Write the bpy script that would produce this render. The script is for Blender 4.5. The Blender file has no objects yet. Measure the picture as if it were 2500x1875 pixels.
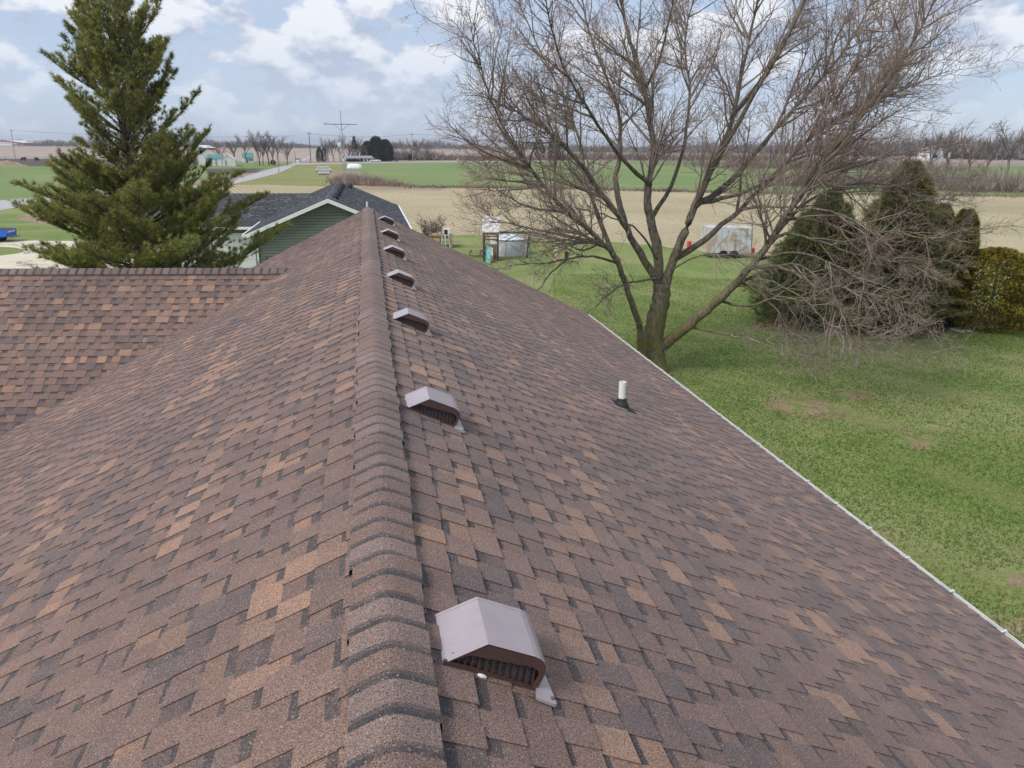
import bpy, bmesh, math, random
import numpy as np
from mathutils import Vector, Matrix

rnd = random.Random(11)
npr = np.random.default_rng(11)
sc = bpy.context.scene
col = sc.collection

# ------------------------------------------------------------------ camera
H = 7.4                      # eye height above the lawn
FPX = 1878.0                 # focal length in pixels of the 2500 px wide photograph
ROLL = math.radians(0.458)
PITCH = math.radians(17.287)
YAW = math.radians(10.504)   # the roof ridge runs this much to the left of the view
_f = Vector((0, math.cos(PITCH), -math.sin(PITCH)))
_u = Vector((0, math.sin(PITCH), math.cos(PITCH)))
_r = Vector((1, 0, 0))
CR = _r * math.cos(ROLL) + _u * math.sin(ROLL)
CU = _u * math.cos(ROLL) - _r * math.sin(ROLL)
CAM = Vector((0, 0, H))
cd = bpy.data.cameras.new('camera')
cam = bpy.data.objects.new('camera', cd)
col.objects.link(cam)
cd.sensor_width = 36.0
cd.lens = 36.0 * FPX / 2500.0
cd.clip_start = 0.05
cd.clip_end = 30000
M = Matrix((CR, CU, -_f)).transposed().to_4x4()
M.translation = CAM
cam.matrix_world = M
sc.camera = cam

# ------------------------------------------------------------------ world, sun, exposure
SUN_EL, SUN_AZ = math.radians(47), math.radians(-128)     # azimuth from +Y towards +X
world = bpy.data.worlds.new('World')
sc.world = world
world.use_nodes = True
wn, wl = world.node_tree.nodes, world.node_tree.links
wn.clear()


def wnode(t, **k):
    n = wn.new(t)
    for a, b in k.items():
        setattr(n, a, b)
    return n


def wmath(op, a, b=None, c=None, clamp=False):
    n = wnode('ShaderNodeMath', operation=op, use_clamp=clamp)
    for i, v in enumerate((a, b, c)):
        if v is None:
            continue
        if isinstance(v, (int, float)):
            n.inputs[i].default_value = v
        else:
            wl.new(v, n.inputs[i])
    return n.outputs[0]


def wmix(fac, a, b):
    n = wnode('ShaderNodeMix', data_type='RGBA')
    for i, v in ((0, fac), (6, a), (7, b)):
        if isinstance(v, (int, float)):
            n.inputs[i].default_value = v
        elif isinstance(v, tuple):
            n.inputs[i].default_value = v
        else:
            wl.new(v, n.inputs[i])
    return n.outputs[2]


def wsmooth(v, a, b):
    n = wnode('ShaderNodeMapRange', interpolation_type='SMOOTHSTEP')
    wl.new(v, n.inputs[0])
    n.inputs[1].default_value = a
    n.inputs[2].default_value = b
    return n.outputs[0]


sky = wnode('ShaderNodeTexSky', sky_type='NISHITA', sun_disc=False)
sky.sun_elevation = SUN_EL
sky.sun_rotation = SUN_AZ % (2 * math.pi)
sky.air_density = 1.0
sky.dust_density = 0.6
tc = wnode('ShaderNodeTexCoord')
DIRV = tc.outputs['Generated']


def cloud_noise(scale, off, detail=6.0, zs=2.3, rough=0.54, dist=0.0):
    mp = wnode('ShaderNodeMapping')
    wl.new(DIRV, mp.inputs[0])
    mp.inputs['Location'].default_value = off
    mp.inputs['Scale'].default_value = (1, 1, zs)
    nz = wnode('ShaderNodeTexNoise')
    wl.new(mp.outputs[0], nz.inputs['Vector'])
    nz.inputs['Scale'].default_value = scale
    nz.inputs['Detail'].default_value = detail
    nz.inputs['Roughness'].default_value = rough
    nz.inputs['Distortion'].default_value = dist
    return nz.outputs[0]


SKY_OFF = (0.31, 0.12, 0.0)
CS, CZ = 11.5, 1.75
cA = cloud_noise(CS, SKY_OFF, 8.0, CZ, 0.54)
cB = cloud_noise(CS, (SKY_OFF[0], SKY_OFF[1], SKY_OFF[2] + 0.045), 8.0, CZ, 0.54)
veil = cloud_noise(3.0, (4.2, 1.3, 0.7), 4.0, 3.4, 0.55)
sepz = wnode('ShaderNodeSeparateXYZ')
wl.new(DIRV, sepz.inputs[0])
up = sepz.outputs[2]
# cumulus: white where the cloud thins upwards, grey on the undersides; smaller and fainter low down
mask = wsmooth(cA, 0.462, 0.545)
mask = wmath('MULTIPLY', mask, wmath('MULTIPLY_ADD', wsmooth(up, 0.0, 0.16), 0.75, 0.22))
lit = wmath('MULTIPLY_ADD', wmath('SUBTRACT', cA, cB), 7.0, 0.40, clamp=True)
CLOUD_DARK = (3.7, 4.1, 5.1, 1)
CLOUD_LIGHT = (6.9, 7.1, 7.5, 1)
VEIL = (3.75, 4.65, 6.4, 1)
ccol = wmix(lit, CLOUD_DARK, CLOUD_LIGHT)
base = wmix(0.72, sky.outputs[0], VEIL)
base = wmix(wmath('MULTIPLY', wsmooth(veil, 0.38, 0.62), 0.75), base, (4.25, 4.85, 6.05, 1))
fin = wmix(wmath('MULTIPLY', mask, 0.95), base, ccol)
bg = wnode('ShaderNodeBackground')
wl.new(fin, bg.inputs[0])
bg.inputs[1].default_value = 0.1
wo = wnode('ShaderNodeOutputWorld')
wl.new(bg.outputs[0], wo.inputs[0])

sd = bpy.data.lights.new('sun', 'SUN')
sd.energy = 2.4
sd.angle = math.radians(22)
sd.color = (1.0, 0.95, 0.88)
so = bpy.data.objects.new('sun', sd)
col.objects.link(so)
so.location = (-30, 20, 40)
sdir = Vector((math.sin(SUN_AZ) * math.cos(SUN_EL), math.cos(SUN_AZ) * math.cos(SUN_EL), math.sin(SUN_EL)))
so.rotation_euler = (-sdir).to_track_quat('-Z', 'Y').to_euler()

sc.view_settings.view_transform = 'Standard'
sc.view_settings.look = 'None'
sc.view_settings.exposure = 0.42
sc.view_settings.gamma = 1.0
sc.view_settings.use_curve_mapping = False
world.cycles.sampling_method = 'MANUAL'
world.cycles.sample_map_resolution = 256
sc.cycles.max_bounces = 4
sc.cycles.diffuse_bounces = 2
sc.cycles.glossy_bounces = 2
sc.cycles.transparent_max_bounces = 8


# ------------------------------------------------------------------ helpers
def ray(px, py):
    d = _f * FPX + CR * (px - 1250.0) + CU * (937.5 - py)
    return d.normalized()


def gp(px, py, z=0.0):
    """the place on level ground (height z) that the photograph shows at this pixel"""
    d = ray(px, py)
    return CAM + d * ((z - H) / d.z)


def at(px, py, Y):
    """the place at distance Y ahead that the photograph shows at this pixel"""
    d = ray(px, py)
    return CAM + d * (Y / d.y)


def proj(p):
    q = Vector(p) - CAM
    z = q.dot(_f)
    if z <= 0.05:
        return None
    return (1250 + FPX * q.dot(CR) / z, 937.5 - FPX * q.dot(CU) / z, z)


def mpp(Y):
    return Y / 1955.0          # metres per photograph pixel at distance Y


class MB:
    def __init__(self):
        self.v, self.f, self.c, self.m = [], [], [], []

    def face(self, pts, c=None, m=0):
        i = len(self.v)
        self.v.extend([tuple(p) for p in pts])
        self.f.append(tuple(range(i, i + len(pts))))
        self.c.append(c)
        self.m.append(m)

    def box(self, x0, x1, y0, y1, z0, z1, c=None, m=0, mat=None):
        P = [(x0, y0, z0), (x1, y0, z0), (x1, y1, z0), (x0, y1, z0), (x0, y0, z1), (x1, y0, z1), (x1, y1, z1), (x0, y1, z1)]
        if mat is not None:
            P = [tuple(mat @ Vector(p)) for p in P]
        i = len(self.v)
        self.v.extend(P)
        for q in ((0, 3, 2, 1), (4, 5, 6, 7), (0, 1, 5, 4), (1, 2, 6, 5), (2, 3, 7, 6), (3, 0, 4, 7)):
            self.f.append(tuple(i + k for k in q))
            self.c.append(c)
            self.m.append(m)

    def bar(self, a, b, w, h=None, c=None, m=0):
        """a square bar from a to b"""
        a, b = Vector(a), Vector(b)
        d = b - a
        L = d.length
        q = d.to_track_quat('Z', 'Y').to_matrix().to_4x4()
        q.translation = a
        h = h or w
        self.box(-w / 2, w / 2, -h / 2, h / 2, 0, L, c, m, q)

    def tube(self, pts, radii, n=6, c=None, m=0, cap=True):
        pts = [Vector(p) for p in pts]
        rings = []
        ref = Vector((0.31, 0.17, 0.93))
        for k, p in enumerate(pts):
            t = (pts[min(k + 1, len(pts) - 1)] - pts[max(k - 1, 0)])
            if t.length < 1e-9:
                t = Vector((0, 0, 1))
            t.normalize()
            s = t.cross(ref)
            if s.length < 0.05:
                s = t.cross(Vector((1, 0, 0)))
            s.normalize()
            w = t.cross(s)
            r = radii[k] if hasattr(radii, '__len__') else radii
            i = len(self.v)
            for j in range(n):
                a = 2 * math.pi * j / n
                q = p + s * (r * math.cos(a)) + w * (r * math.sin(a))
                self.v.append((q.x, q.y, q.z))
            rings.append(i)
        for k in range(len(rings) - 1):
            a, b = rings[k], rings[k + 1]
            for j in range(n):
                j2 = (j + 1) % n
                self.f.append((a + j, a + j2, b + j2, b + j))
                self.c.append(c)
                self.m.append(m)
        if cap:
            for i, rev in ((rings[0], True), (rings[-1], False)):
                q = list(range(i, i + n))
                self.f.append(tuple(q[::-1] if rev else q))
                self.c.append(c)
                self.m.append(m)

    def lathe(self, prof, n=16, origin=(0, 0, 0), c=None, m=0):
        o = Vector(origin)
        i = len(self.v)
        for r, z in prof:
            for j in range(n):
                a = 2 * math.pi * j / n
                self.v.append((o.x + r * math.cos(a), o.y + r * math.sin(a), o.z + z))
        for k in range(len(prof) - 1):
            for j in range(n):
                j2 = (j + 1) % n
                self.f.append((i + k * n + j, i + k * n + j2, i + (k + 1) * n + j2, i + (k + 1) * n + j))
                self.c.append(c)
                self.m.append(m)
        self.f.append(tuple(i + (len(prof) - 1) * n + j for j in range(n)))
        self.c.append(c)
        self.m.append(m)

    def build(self, name, mat, parent=None, smooth=False, recalc=False):
        me = bpy.data.meshes.new(name)
        me.from_pydata(self.v, [], self.f)
        mats = mat if isinstance(mat, (list, tuple)) else [mat]
        for x in mats:
            me.materials.append(x)
        if len(mats) > 1:
            me.polygons.foreach_set('material_index', self.m)
        if any(x is not None for x in self.c):
            at_ = me.color_attributes.new('tint', 'FLOAT_COLOR', 'CORNER')
            arr = []
            for fc, cc in zip(self.f, self.c):
                cc = cc or (0.5, 0.5, 0.5)
                arr.extend((cc[0], cc[1], cc[2], 1.0) * len(fc))
            at_.data.foreach_set('color', arr)
        if smooth:
            me.polygons.foreach_set('use_smooth', [True] * len(me.polygons))
        if recalc:
            b = bmesh.new()
            b.from_mesh(me)
            bmesh.ops.recalc_face_normals(b, faces=b.faces)
            b.to_mesh(me)
            b.free()
        me.update()
        o = bpy.data.objects.new(name, me)
        col.objects.link(o)
        if parent is not None:
            o.parent = parent
        return o


def np_mesh(name, V, F, mat, parent=None, tint=None, smooth=False):
    """V (n,3), F (m,k) all faces with k corners, tint (m,3) per face"""
    V = np.asarray(V, np.float32)
    F = np.asarray(F, np.int32)
    me = bpy.data.meshes.new(name)
    k = F.shape[1]
    me.vertices.add(len(V))
    me.vertices.foreach_set('co', V.ravel())
    me.loops.add(F.size)
    me.loops.foreach_set('vertex_index', F.ravel())
    me.polygons.add(len(F))
    me.polygons.foreach_set('loop_start', np.arange(0, F.size, k, dtype=np.int32))
    me.polygons.foreach_set('loop_total', np.full(len(F), k, np.int32))
    me.materials.append(mat)
    me.update(calc_edges=True)
    if tint is not None:
        a = me.color_attributes.new('tint', 'FLOAT_COLOR', 'CORNER')
        t = np.concatenate([np.asarray(tint, np.float32), np.ones((len(F), 1), np.float32)], 1)
        a.data.foreach_set('color', np.repeat(t, k, axis=0).ravel())
    if smooth:
        me.polygons.foreach_set('use_smooth', np.ones(len(F), bool))
    me.validate()
    o = bpy.data.objects.new(name, me)
    col.objects.link(o)
    if parent is not None:
        o.parent = parent
    return o


def thing(name, label, cat, loc=(0, 0, 0), rz=0.0, group=None):
    o = bpy.data.objects.new(name, None)
    o.empty_display_size = 0.2
    col.objects.link(o)
    o.location = loc
    o.rotation_euler = (0, 0, rz)
    return tag(o, label, cat, group)


def tag(o, label, cat=None, group=None, kind=None):
    o['label'] = label
    if cat:
        o['category'] = cat
    if group:
        o['group'] = group
    if kind:
        o['kind'] = kind
    return o


def struct(o):
    o['kind'] = 'structure'
    return o


def copy_tree(o, parent=None):
    c = o.copy()
    col.objects.link(c)
    c.parent = parent
    for ch in o.children:
        copy_tree(ch, c)
    return c


# ------------------------------------------------------------------ materials
def newmat(name):
    m = bpy.data.materials.new(name)
    m.use_nodes = True
    nt = m.node_tree
    b = nt.nodes['Principled BSDF']
    return m, nt, b


def mnoise(nt, scale, detail=4.0, rough=0.55, vec=None, dist=0.0):
    n = nt.nodes.new('ShaderNodeTexNoise')
    n.inputs['Scale'].default_value = scale
    n.inputs['Detail'].default_value = detail
    n.inputs['Roughness'].default_value = rough
    n.inputs['Distortion'].default_value = dist
    if vec is not None:
        nt.links.new(vec, n.inputs['Vector'])
    return n.outputs[0]


def mpos(nt, scale=None, rot=None):
    g = nt.nodes.new('ShaderNodeNewGeometry')
    out = g.outputs['Position']
    if scale or rot:
        mp = nt.nodes.new('ShaderNodeMapping')
        nt.links.new(out, mp.inputs[0])
        if scale:
            mp.inputs['Scale'].default_value = scale
        if rot:
            mp.inputs['Rotation'].default_value = rot
        out = mp.outputs[0]
    return out


def mramp(nt, fac, stops):
    r = nt.nodes.new('ShaderNodeValToRGB')
    nt.links.new(fac, r.inputs[0])
    e = r.color_ramp.elements
    while len(e) < len(stops):
        e.new(0.5)
    for x, (p, c) in zip(e, stops):
        x.position = p
        x.color = (c[0], c[1], c[2], 1)
    return r.outputs[0]


def mmix(nt, fac, a, b, mode='MIX'):
    n = nt.nodes.new('ShaderNodeMix')
    n.data_type = 'RGBA'
    n.blend_type = mode
    for i, v in ((0, fac), (6, a), (7, b)):
        if isinstance(v, (int, float)):
            n.inputs[i].default_value = v
        elif isinstance(v, tuple):
            n.inputs[i].default_value = (v[0], v[1], v[2], 1)
        else:
            nt.links.new(v, n.inputs[i])
    return n.outputs[2]


def mmath(nt, op, a, b, clamp=False):
    n = nt.nodes.new('ShaderNodeMath')
    n.operation = op
    n.use_clamp = clamp
    for i, v in enumerate((a, b)):
        if isinstance(v, (int, float)):
            n.inputs[i].default_value = v
        else:
            nt.links.new(v, n.inputs[i])
    return n.outputs[0]


def mstep(nt, v, a, b):
    n = nt.nodes.new('ShaderNodeMapRange')
    n.interpolation_type = 'SMOOTHSTEP'
    nt.links.new(v, n.inputs[0])
    n.inputs[1].default_value = a
    n.inputs[2].default_value = b
    return n.outputs[0]


def mbump(nt, b, h, strength, dist):
    n = nt.nodes.new('ShaderNodeBump')
    n.inputs['Strength'].default_value = strength
    n.inputs['Distance'].default_value = dist
    nt.links.new(h, n.inputs['Height'])
    nt.links.new(n.outputs[0], b.inputs['Normal'])


def plain(name, c, rough=0.7, var=0.12, scale=3.0, metal=0.0, spec=0.4, bump=0.0):
    m, nt, b = newmat(name)
    nz = mnoise(nt, scale, 5.0, 0.6, mpos(nt))
    lo = tuple(x * (1 - var) for x in c)
    hi = tuple(min(1, x * (1 + var)) for x in c)
    nt.links.new(mramp(nt, nz, [(0.3, lo), (0.7, hi)]), b.inputs['Base Color'])
    b.inputs['Roughness'].default_value = rough
    b.inputs['Metallic'].default_value = metal
    b.inputs['Specular IOR Level'].default_value = spec
    if bump:
        mbump(nt, b, nz, 0.5, bump)
    return m


def tinted(name, rough=0.9, speck=0.0, speck_scale=260.0, lo=0.8, hi=1.2, scale=2.0, trans=0.0, spec=0.3, bump=0.0, speckcol=(0.42, 0.34, 0.30), blend=None):
    m, nt, b = newmat(name)
    a = nt.nodes.new('ShaderNodeAttribute')
    a.attribute_name = 'tint'
    pos = mpos(nt)
    c = a.outputs['Color']
    nz = mnoise(nt, scale, 5.0, 0.6, pos)
    c = mmix(nt, 1.0, c, mramp(nt, nz, [(0.3, (lo,) * 3), (0.7, (hi,) * 3)]), 'MULTIPLY')
    if blend:
        # granule mixes run into each other inside and across the pieces
        bz = mnoise(nt, 9.0, 3.0, 0.65, pos)
        c = mmix(nt, mmath(nt, 'MULTIPLY', mstep(nt, bz, 0.42, 0.72), 0.42), c, blend)
        wz = mnoise(nt, 0.55, 3.0, 0.6, pos)
        c = mmix(nt, 1.0, c, mramp(nt, wz, [(0.3, (0.86, 0.86, 0.88)), (0.7, (1.12, 1.10, 1.08))]), 'MULTIPLY')
    if speck:
        s = mnoise(nt, speck_scale, 2.0, 0.6, pos)
        c = mmix(nt, 1.0, c, mramp(nt, s, [(0.34, (1 - speck,) * 3), (0.5, (1.0,) * 3), (0.68, (1 + speck,) * 3)]), 'MULTIPLY')
        s2 = mnoise(nt, speck_scale * 0.55, 1.0, 0.5, pos)
        c = mmix(nt, mmath(nt, 'MULTIPLY', mstep(nt, s2, 0.64, 0.72), 0.55), c, speckcol)
    nt.links.new(c, b.inputs['Base Color'])
    b.inputs['Roughness'].default_value = rough
    b.inputs['Specular IOR Level'].default_value = spec
    if trans:
        b.inputs['Transmission Weight'].default_value = 0.0
        ts = nt.nodes.new('ShaderNodeBsdfTranslucent')
        nt.links.new(c, ts.inputs[0])
        mx = nt.nodes.new('ShaderNodeMixShader')
        mx.inputs[0].default_value = trans
        nt.links.new(b.outputs[0], mx.inputs[1])
        nt.links.new(ts.outputs[0], mx.inputs[2])
        nt.links.new(mx.outputs[0], nt.nodes['Material Output'].inputs[0])
    if bump and speck:
        mbump(nt, b, s, 0.6, bump)
    return m


# ------------------------------------------------------------------ ground and fields
def field_mat(name, stops, big=0.05, fine=6.0, rows=None, bump=0.05, rough=0.95, finemix=0.5, patches=None):
    m, nt, b = newmat(name)
    pos = mpos(nt)
    n1 = mnoise(nt, big, 6.0, 0.62, pos, 0.3)
    n2 = mnoise(nt, fine, 6.0, 0.7, pos)
    f = mmath(nt, 'ADD', mmath(nt, 'MULTIPLY', n1, 1 - finemix), mmath(nt, 'MULTIPLY', n2, finemix))
    if rows:
        ang, freq, amt = rows
        w = nt.nodes.new('ShaderNodeTexWave')
        w.wave_type = 'BANDS'
        w.bands_direction = 'X'
        nt.links.new(mpos(nt, rot=(0, 0, ang)), w.inputs['Vector'])
        w.inputs['Scale'].default_value = freq
        w.inputs['Distortion'].default_value = 1.6
        w.inputs['Detail'].default_value = 3.0
        w.inputs['Detail Scale'].default_value = 0.35
        f = mmath(nt, 'ADD', f, mmath(nt, 'MULTIPLY', mmath(nt, 'SUBTRACT', w.outputs['Fac'], 0.5), amt))
    c = mramp(nt, f, stops)
    if patches:
        for sc_, lo, hi, pc, k in patches:
            p = mnoise(nt, sc_, 5.0, 0.65, pos, 0.4)
            c = mmix(nt, mmath(nt, 'MULTIPLY', mstep(nt, p, lo, hi), k), c, pc)
    nt.links.new(c, b.inputs['Base Color'])
    b.inputs['Roughness'].default_value = rough
    b.inputs['Specular IOR Level'].default_value = 0.15
    mbump(nt, b, n2, 0.8, bump)
    return m


M_EARTH = field_mat('bare_field_soil', [(0.3, (0.235, 0.185, 0.15)), (0.55, (0.30, 0.235, 0.19)), (0.75, (0.36, 0.29, 0.23))], 0.01, 0.2, finemix=0.3)
M_LAWN = field_mat('lawn_grass', [(0.30, (0.094, 0.148, 0.034)), (0.45, (0.142, 0.198, 0.052)), (0.58, (0.222, 0.242, 0.098)), (0.74, (0.35, 0.325, 0.18))], 0.22, 9.0, bump=0.03, finemix=0.5,
                   patches=[(0.11, 0.5, 0.66, (0.27, 0.27, 0.12), 0.6), (0.35, 0.60, 0.7, (0.29, 0.25, 0.135), 0.5), (1.7, 0.60, 0.72, (0.33, 0.30, 0.17), 0.6), (0.8, 0.30, 0.42, (0.10, 0.15, 0.03), 0.0)])
M_STUBBLE = field_mat('corn_stubble', [(0.28, (0.235, 0.195, 0.115)), (0.5, (0.38, 0.32, 0.205)), (0.72, (0.53, 0.46, 0.31))], 0.035, 2.3, rows=(math.radians(-24), 0.38, 0.20), bump=0.08, finemix=0.55,
                      patches=[(0.03, 0.48, 0.64, (0.28, 0.27, 0.14), 0.55), (0.4, 0.55, 0.7, (0.46, 0.40, 0.28), 0.5)])
M_WHEAT = field_mat('winter_wheat', [(0.3, (0.125, 0.180, 0.058)), (0.5, (0.165, 0.225, 0.080)), (0.7, (0.25, 0.275, 0.130))], 0.02, 0.5, finemix=0.35,
                    patches=[(0.018, 0.53, 0.68, (0.30, 0.27, 0.14), 0.55)])
M_ROUGH = field_mat('rough_meadow', [(0.3, (0.15, 0.175, 0.055)), (0.5, (0.215, 0.225, 0.085)), (0.72, (0.31, 0.28, 0.14))], 0.05, 0.8)
M_PALE = field_mat('pale_crop_field', [(0.3, (0.30, 0.235, 0.195)), (0.6, (0.37, 0.30, 0.25)), (0.8, (0.30, 0.24, 0.20))], 0.006, 0.05, finemix=0.3)
M_DARKSOIL = field_mat('dark_feedlot_soil', [(0.3, (0.07, 0.055, 0.05)), (0.6, (0.11, 0.088, 0.078)), (0.8, (0.17, 0.14, 0.12))], 0.05, 0.6)
M_ROAD = field_mat('grey_chipseal', [(0.3, (0.34, 0.335, 0.33)), (0.55, (0.40, 0.395, 0.39)), (0.8, (0.46, 0.455, 0.45))], 0.1, 3.0, bump=0.01)
M_GRAVEL = field_mat('pale_gravel', [(0.3, (0.42, 0.38, 0.29)), (0.5, (0.60, 0.55, 0.43)), (0.75, (0.70, 0.65, 0.52))], 0.15, 5.0, bump=0.02,
                     patches=[(0.55, 0.56, 0.66, (0.10, 0.09, 0.06), 0.8)])
M_LITTER = field_mat('leaf_litter', [(0.3, (0.19, 0.135, 0.09)), (0.5, (0.30, 0.225, 0.16)), (0.75, (0.40, 0.32, 0.24))], 0.3, 4.0)
M_BARE = field_mat('bare_dirt_and_chips', [(0.3, (0.17, 0.13, 0.07)), (0.5, (0.24, 0.19, 0.11)), (0.72, (0.36, 0.31, 0.20))], 1.2, 16.0, bump=0.02, finemix=0.65, patches=[(2.2, 0.50, 0.58, (0.14, 0.20, 0.05), 1.0)])

ground_mb = MB()
N = 64
ring = [(4600 * math.cos(2 * math.pi * k / N), 4600 * math.sin(2 * math.pi * k / N), 0.0) for k in range(N)]
ground_mb.face(ring)
struct(ground_mb.build('ground', M_EARTH))


def patch(name, px, z, mat, rough=0.004, step=14, world=False, label=None, kind='structure'):
    pts = [Vector((p[0], p[1], z)) if world else gp(p[0], p[1], z) for p in px]
    out = []
    for i, a in enumerate(pts):
        b = pts[(i + 1) % len(pts)]
        d = b - a
        n = max(1, min(step, int(d.length / 0.6)))
        perp = Vector((-d.y, d.x, 0)).normalized() if d.length > 1e-6 else Vector((1, 0, 0))
        for k in range(n):
            t = k / n
            p = a + d * t
            if k:
                p = p + perp * (rnd.uniform(-1, 1) * rough * min(p.length, 400))
            out.append((p.x, p.y, z))
    mb = MB()
    mb.face(out)
    o = mb.build(name, mat)
    if o.data.polygons[0].normal.z < 0:
        o.data.flip_normals()
    o['kind'] = kind
    if label:
        o['label'] = label
    return o


patch('far_field', [(-1500, 352), (3500, 378), (3500, 392), (1300, 392), (640, 394), (-1500, 388)], 0.02, M_PALE)
patch('feedlot_ground', [(-500, 386), (215, 388), (330, 391), (340, 407), (205, 406), (-500, 404)], 0.024, M_DARKSOIL)
patch('green_field', [(-700, 403), (120, 406), (260, 407), (480, 412), (480, 456), (172, 476), (0, 490), (-700, 545)], 0.028, M_WHEAT)
patch('farmyard_grass', [(440, 397), (600, 395), (705, 396), (712, 402), (640, 416), (560, 430), (470, 440)], 0.03, M_WHEAT)
patch('garden_strip', [(500, 412), (640, 411), (625, 421), (505, 427)], 0.034, M_DARKSOIL)
patch('meadow', [(716, 402), (790, 397), (1010, 396), (1150, 440), (1150, 470), (500, 470), (560, 449), (640, 430)], 0.03, M_ROUGH)
patch('wheat_field', [(838, 398), (1010, 396), (1350, 395), (1750, 394), (2250, 404), (3200, 412), (3200, 482), (2250, 482), (1800, 475), (1300, 462), (1080, 459), (960, 449), (905, 431), (850, 420)], 0.034, M_WHEAT)
patch('stubble_field', [(480, 452), (640, 451), (830, 456), (1000, 456), (1300, 459), (1800, 472), (2250, 479), (3300, 484), (3300, 900), (2200, 800), (1500, 640), (900, 600), (480, 560)], 0.038, M_STUBBLE)
patch('fallow_strip', [(800, 424), (860, 415), (905, 432), (960, 449), (1090, 460), (1080, 464), (800, 462)], 0.042, M_LITTER)
patch('lawn', [(-62, -50), (75, -50), (75, 20)] + [tuple(gp(*q).xy) for q in ((2620, 700), (2200, 665), (1800, 622), (1500, 592), (1300, 583), (1100, 574), (900, 566), (640, 548), (420, 480), (172, 483), (0, 512), (-300, 560))], 0.05, M_LAWN, world=True, rough=0.008, step=40)
patch('road', [(771, 374.8), (711, 400), (666, 411), (621, 423.6), (566, 441), (480, 453), (350, 463), (172, 475), (0, 489), (-400, 520),
               (-400, 560), (0, 513), (172, 484), (360, 473), (490, 462), (572, 449), (620.8, 438), (682, 421.8), (722, 403.7), (773.6, 374.8)], 0.06, M_ROAD, rough=0.0)
patch('side_road', [(715, 399.5), (850, 397), (1000, 394.8), (1200, 393.8), (1450, 393), (1450, 394.2), (1200, 395.2), (1000, 396.6), (850, 399.3), (715, 402.5)], 0.056, M_ROAD, rough=0.0)
patch('gravel_drive', [(-300, 590), (60, 588), (180, 588), (250, 600), (420, 600), (640, 590), (640, 640), (420, 690), (-300, 690)], 0.054, M_GRAVEL)
patch('grass_island', [(-200, 602), (0, 603), (40, 605), (56, 612), (40, 619), (0, 624), (-200, 628)], 0.058, M_LAWN)
patch('leaf_litter_patch', [(40, 533), (110, 510), (170, 500), (240, 498), (260, 530), (200, 545), (120, 548), (60, 540)], 0.055, M_LITTER)
patch('dirt_patch', [(1850, 975), (1910, 962), (1960, 970), (2040, 990), (2075, 1015), (2010, 1030), (1940, 1015), (1870, 1005)], 0.055, M_BARE, rough=0.012)
patch('dirt_patch', [(2050, 955), (2120, 960), (2130, 975), (2080, 978)], 0.055, M_BARE, rough=0.012)
patch('dirt_patch', [(2205, 1065), (2280, 1085), (2290, 1100), (2230, 1098)], 0.055, M_BARE, rough=0.012)
patch('dirt_patch', [(2245, 1038), (2290, 1045), (2285, 1062), (2250, 1055)], 0.055, M_BARE, rough=0.012)
patch('dirt_patch', [(2440, 1405), (2520, 1395), (2530, 1440), (2470, 1432)], 0.055, M_BARE, rough=0.012)
patch('dirt_bed', [(2400, 1520), (2440, 1500), (2540, 1510), (2540, 1640), (2490, 1580)], 0.055, M_BARE, rough=0.012)

# ------------------------------------------------------------------ roof shingles
M_SHINGLE = tinted('brown_asphalt_granules', rough=0.92, speck=0.75, speck_scale=230.0, lo=0.88, hi=1.12, scale=1.3, spec=0.35, bump=0.0015, blend=(0.165, 0.109, 0.090))
_b = M_SHINGLE.node_tree.nodes['Principled BSDF']
_b.inputs['Sheen Weight'].default_value = 0.08
_b.inputs['Sheen Roughness'].default_value = 0.6
_b.inputs['Sheen Tint'].default_value = (0.9, 0.85, 0.9, 1)
M_DECK = plain('roof_deck_felt', (0.05, 0.045, 0.045), 0.95)
M_WHITE = plain('white_aluminium', (0.62, 0.63, 0.63), 0.5, 0.10, 3.0)
M_SIDING = plain('tan_siding', (0.42, 0.36, 0.29), 0.6, 0.08)

EXPO = 0.143


def brown(r):
    q = r.random()
    if q < 0.085:
        c = (0.272, 0.164, 0.111)
    elif q < 0.20:
        c = (0.216, 0.134, 0.099)
    elif q < 0.33:
        c = (0.112, 0.082, 0.077)
    elif q < 0.54:
        c = (0.148, 0.100, 0.085)
    else:
        c = (0.174, 0.111, 0.090)
    j = r.uniform(0.93, 1.07)
    return (c[0] * j, c[1] * j, c[2] * j)


def charcoal(r):
    v = r.choice((0.045, 0.055, 0.06, 0.07, 0.10))
    j = r.uniform(0.85, 1.2)
    return (v * j, v * 1.06 * j, v * 1.22 * j)


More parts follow.
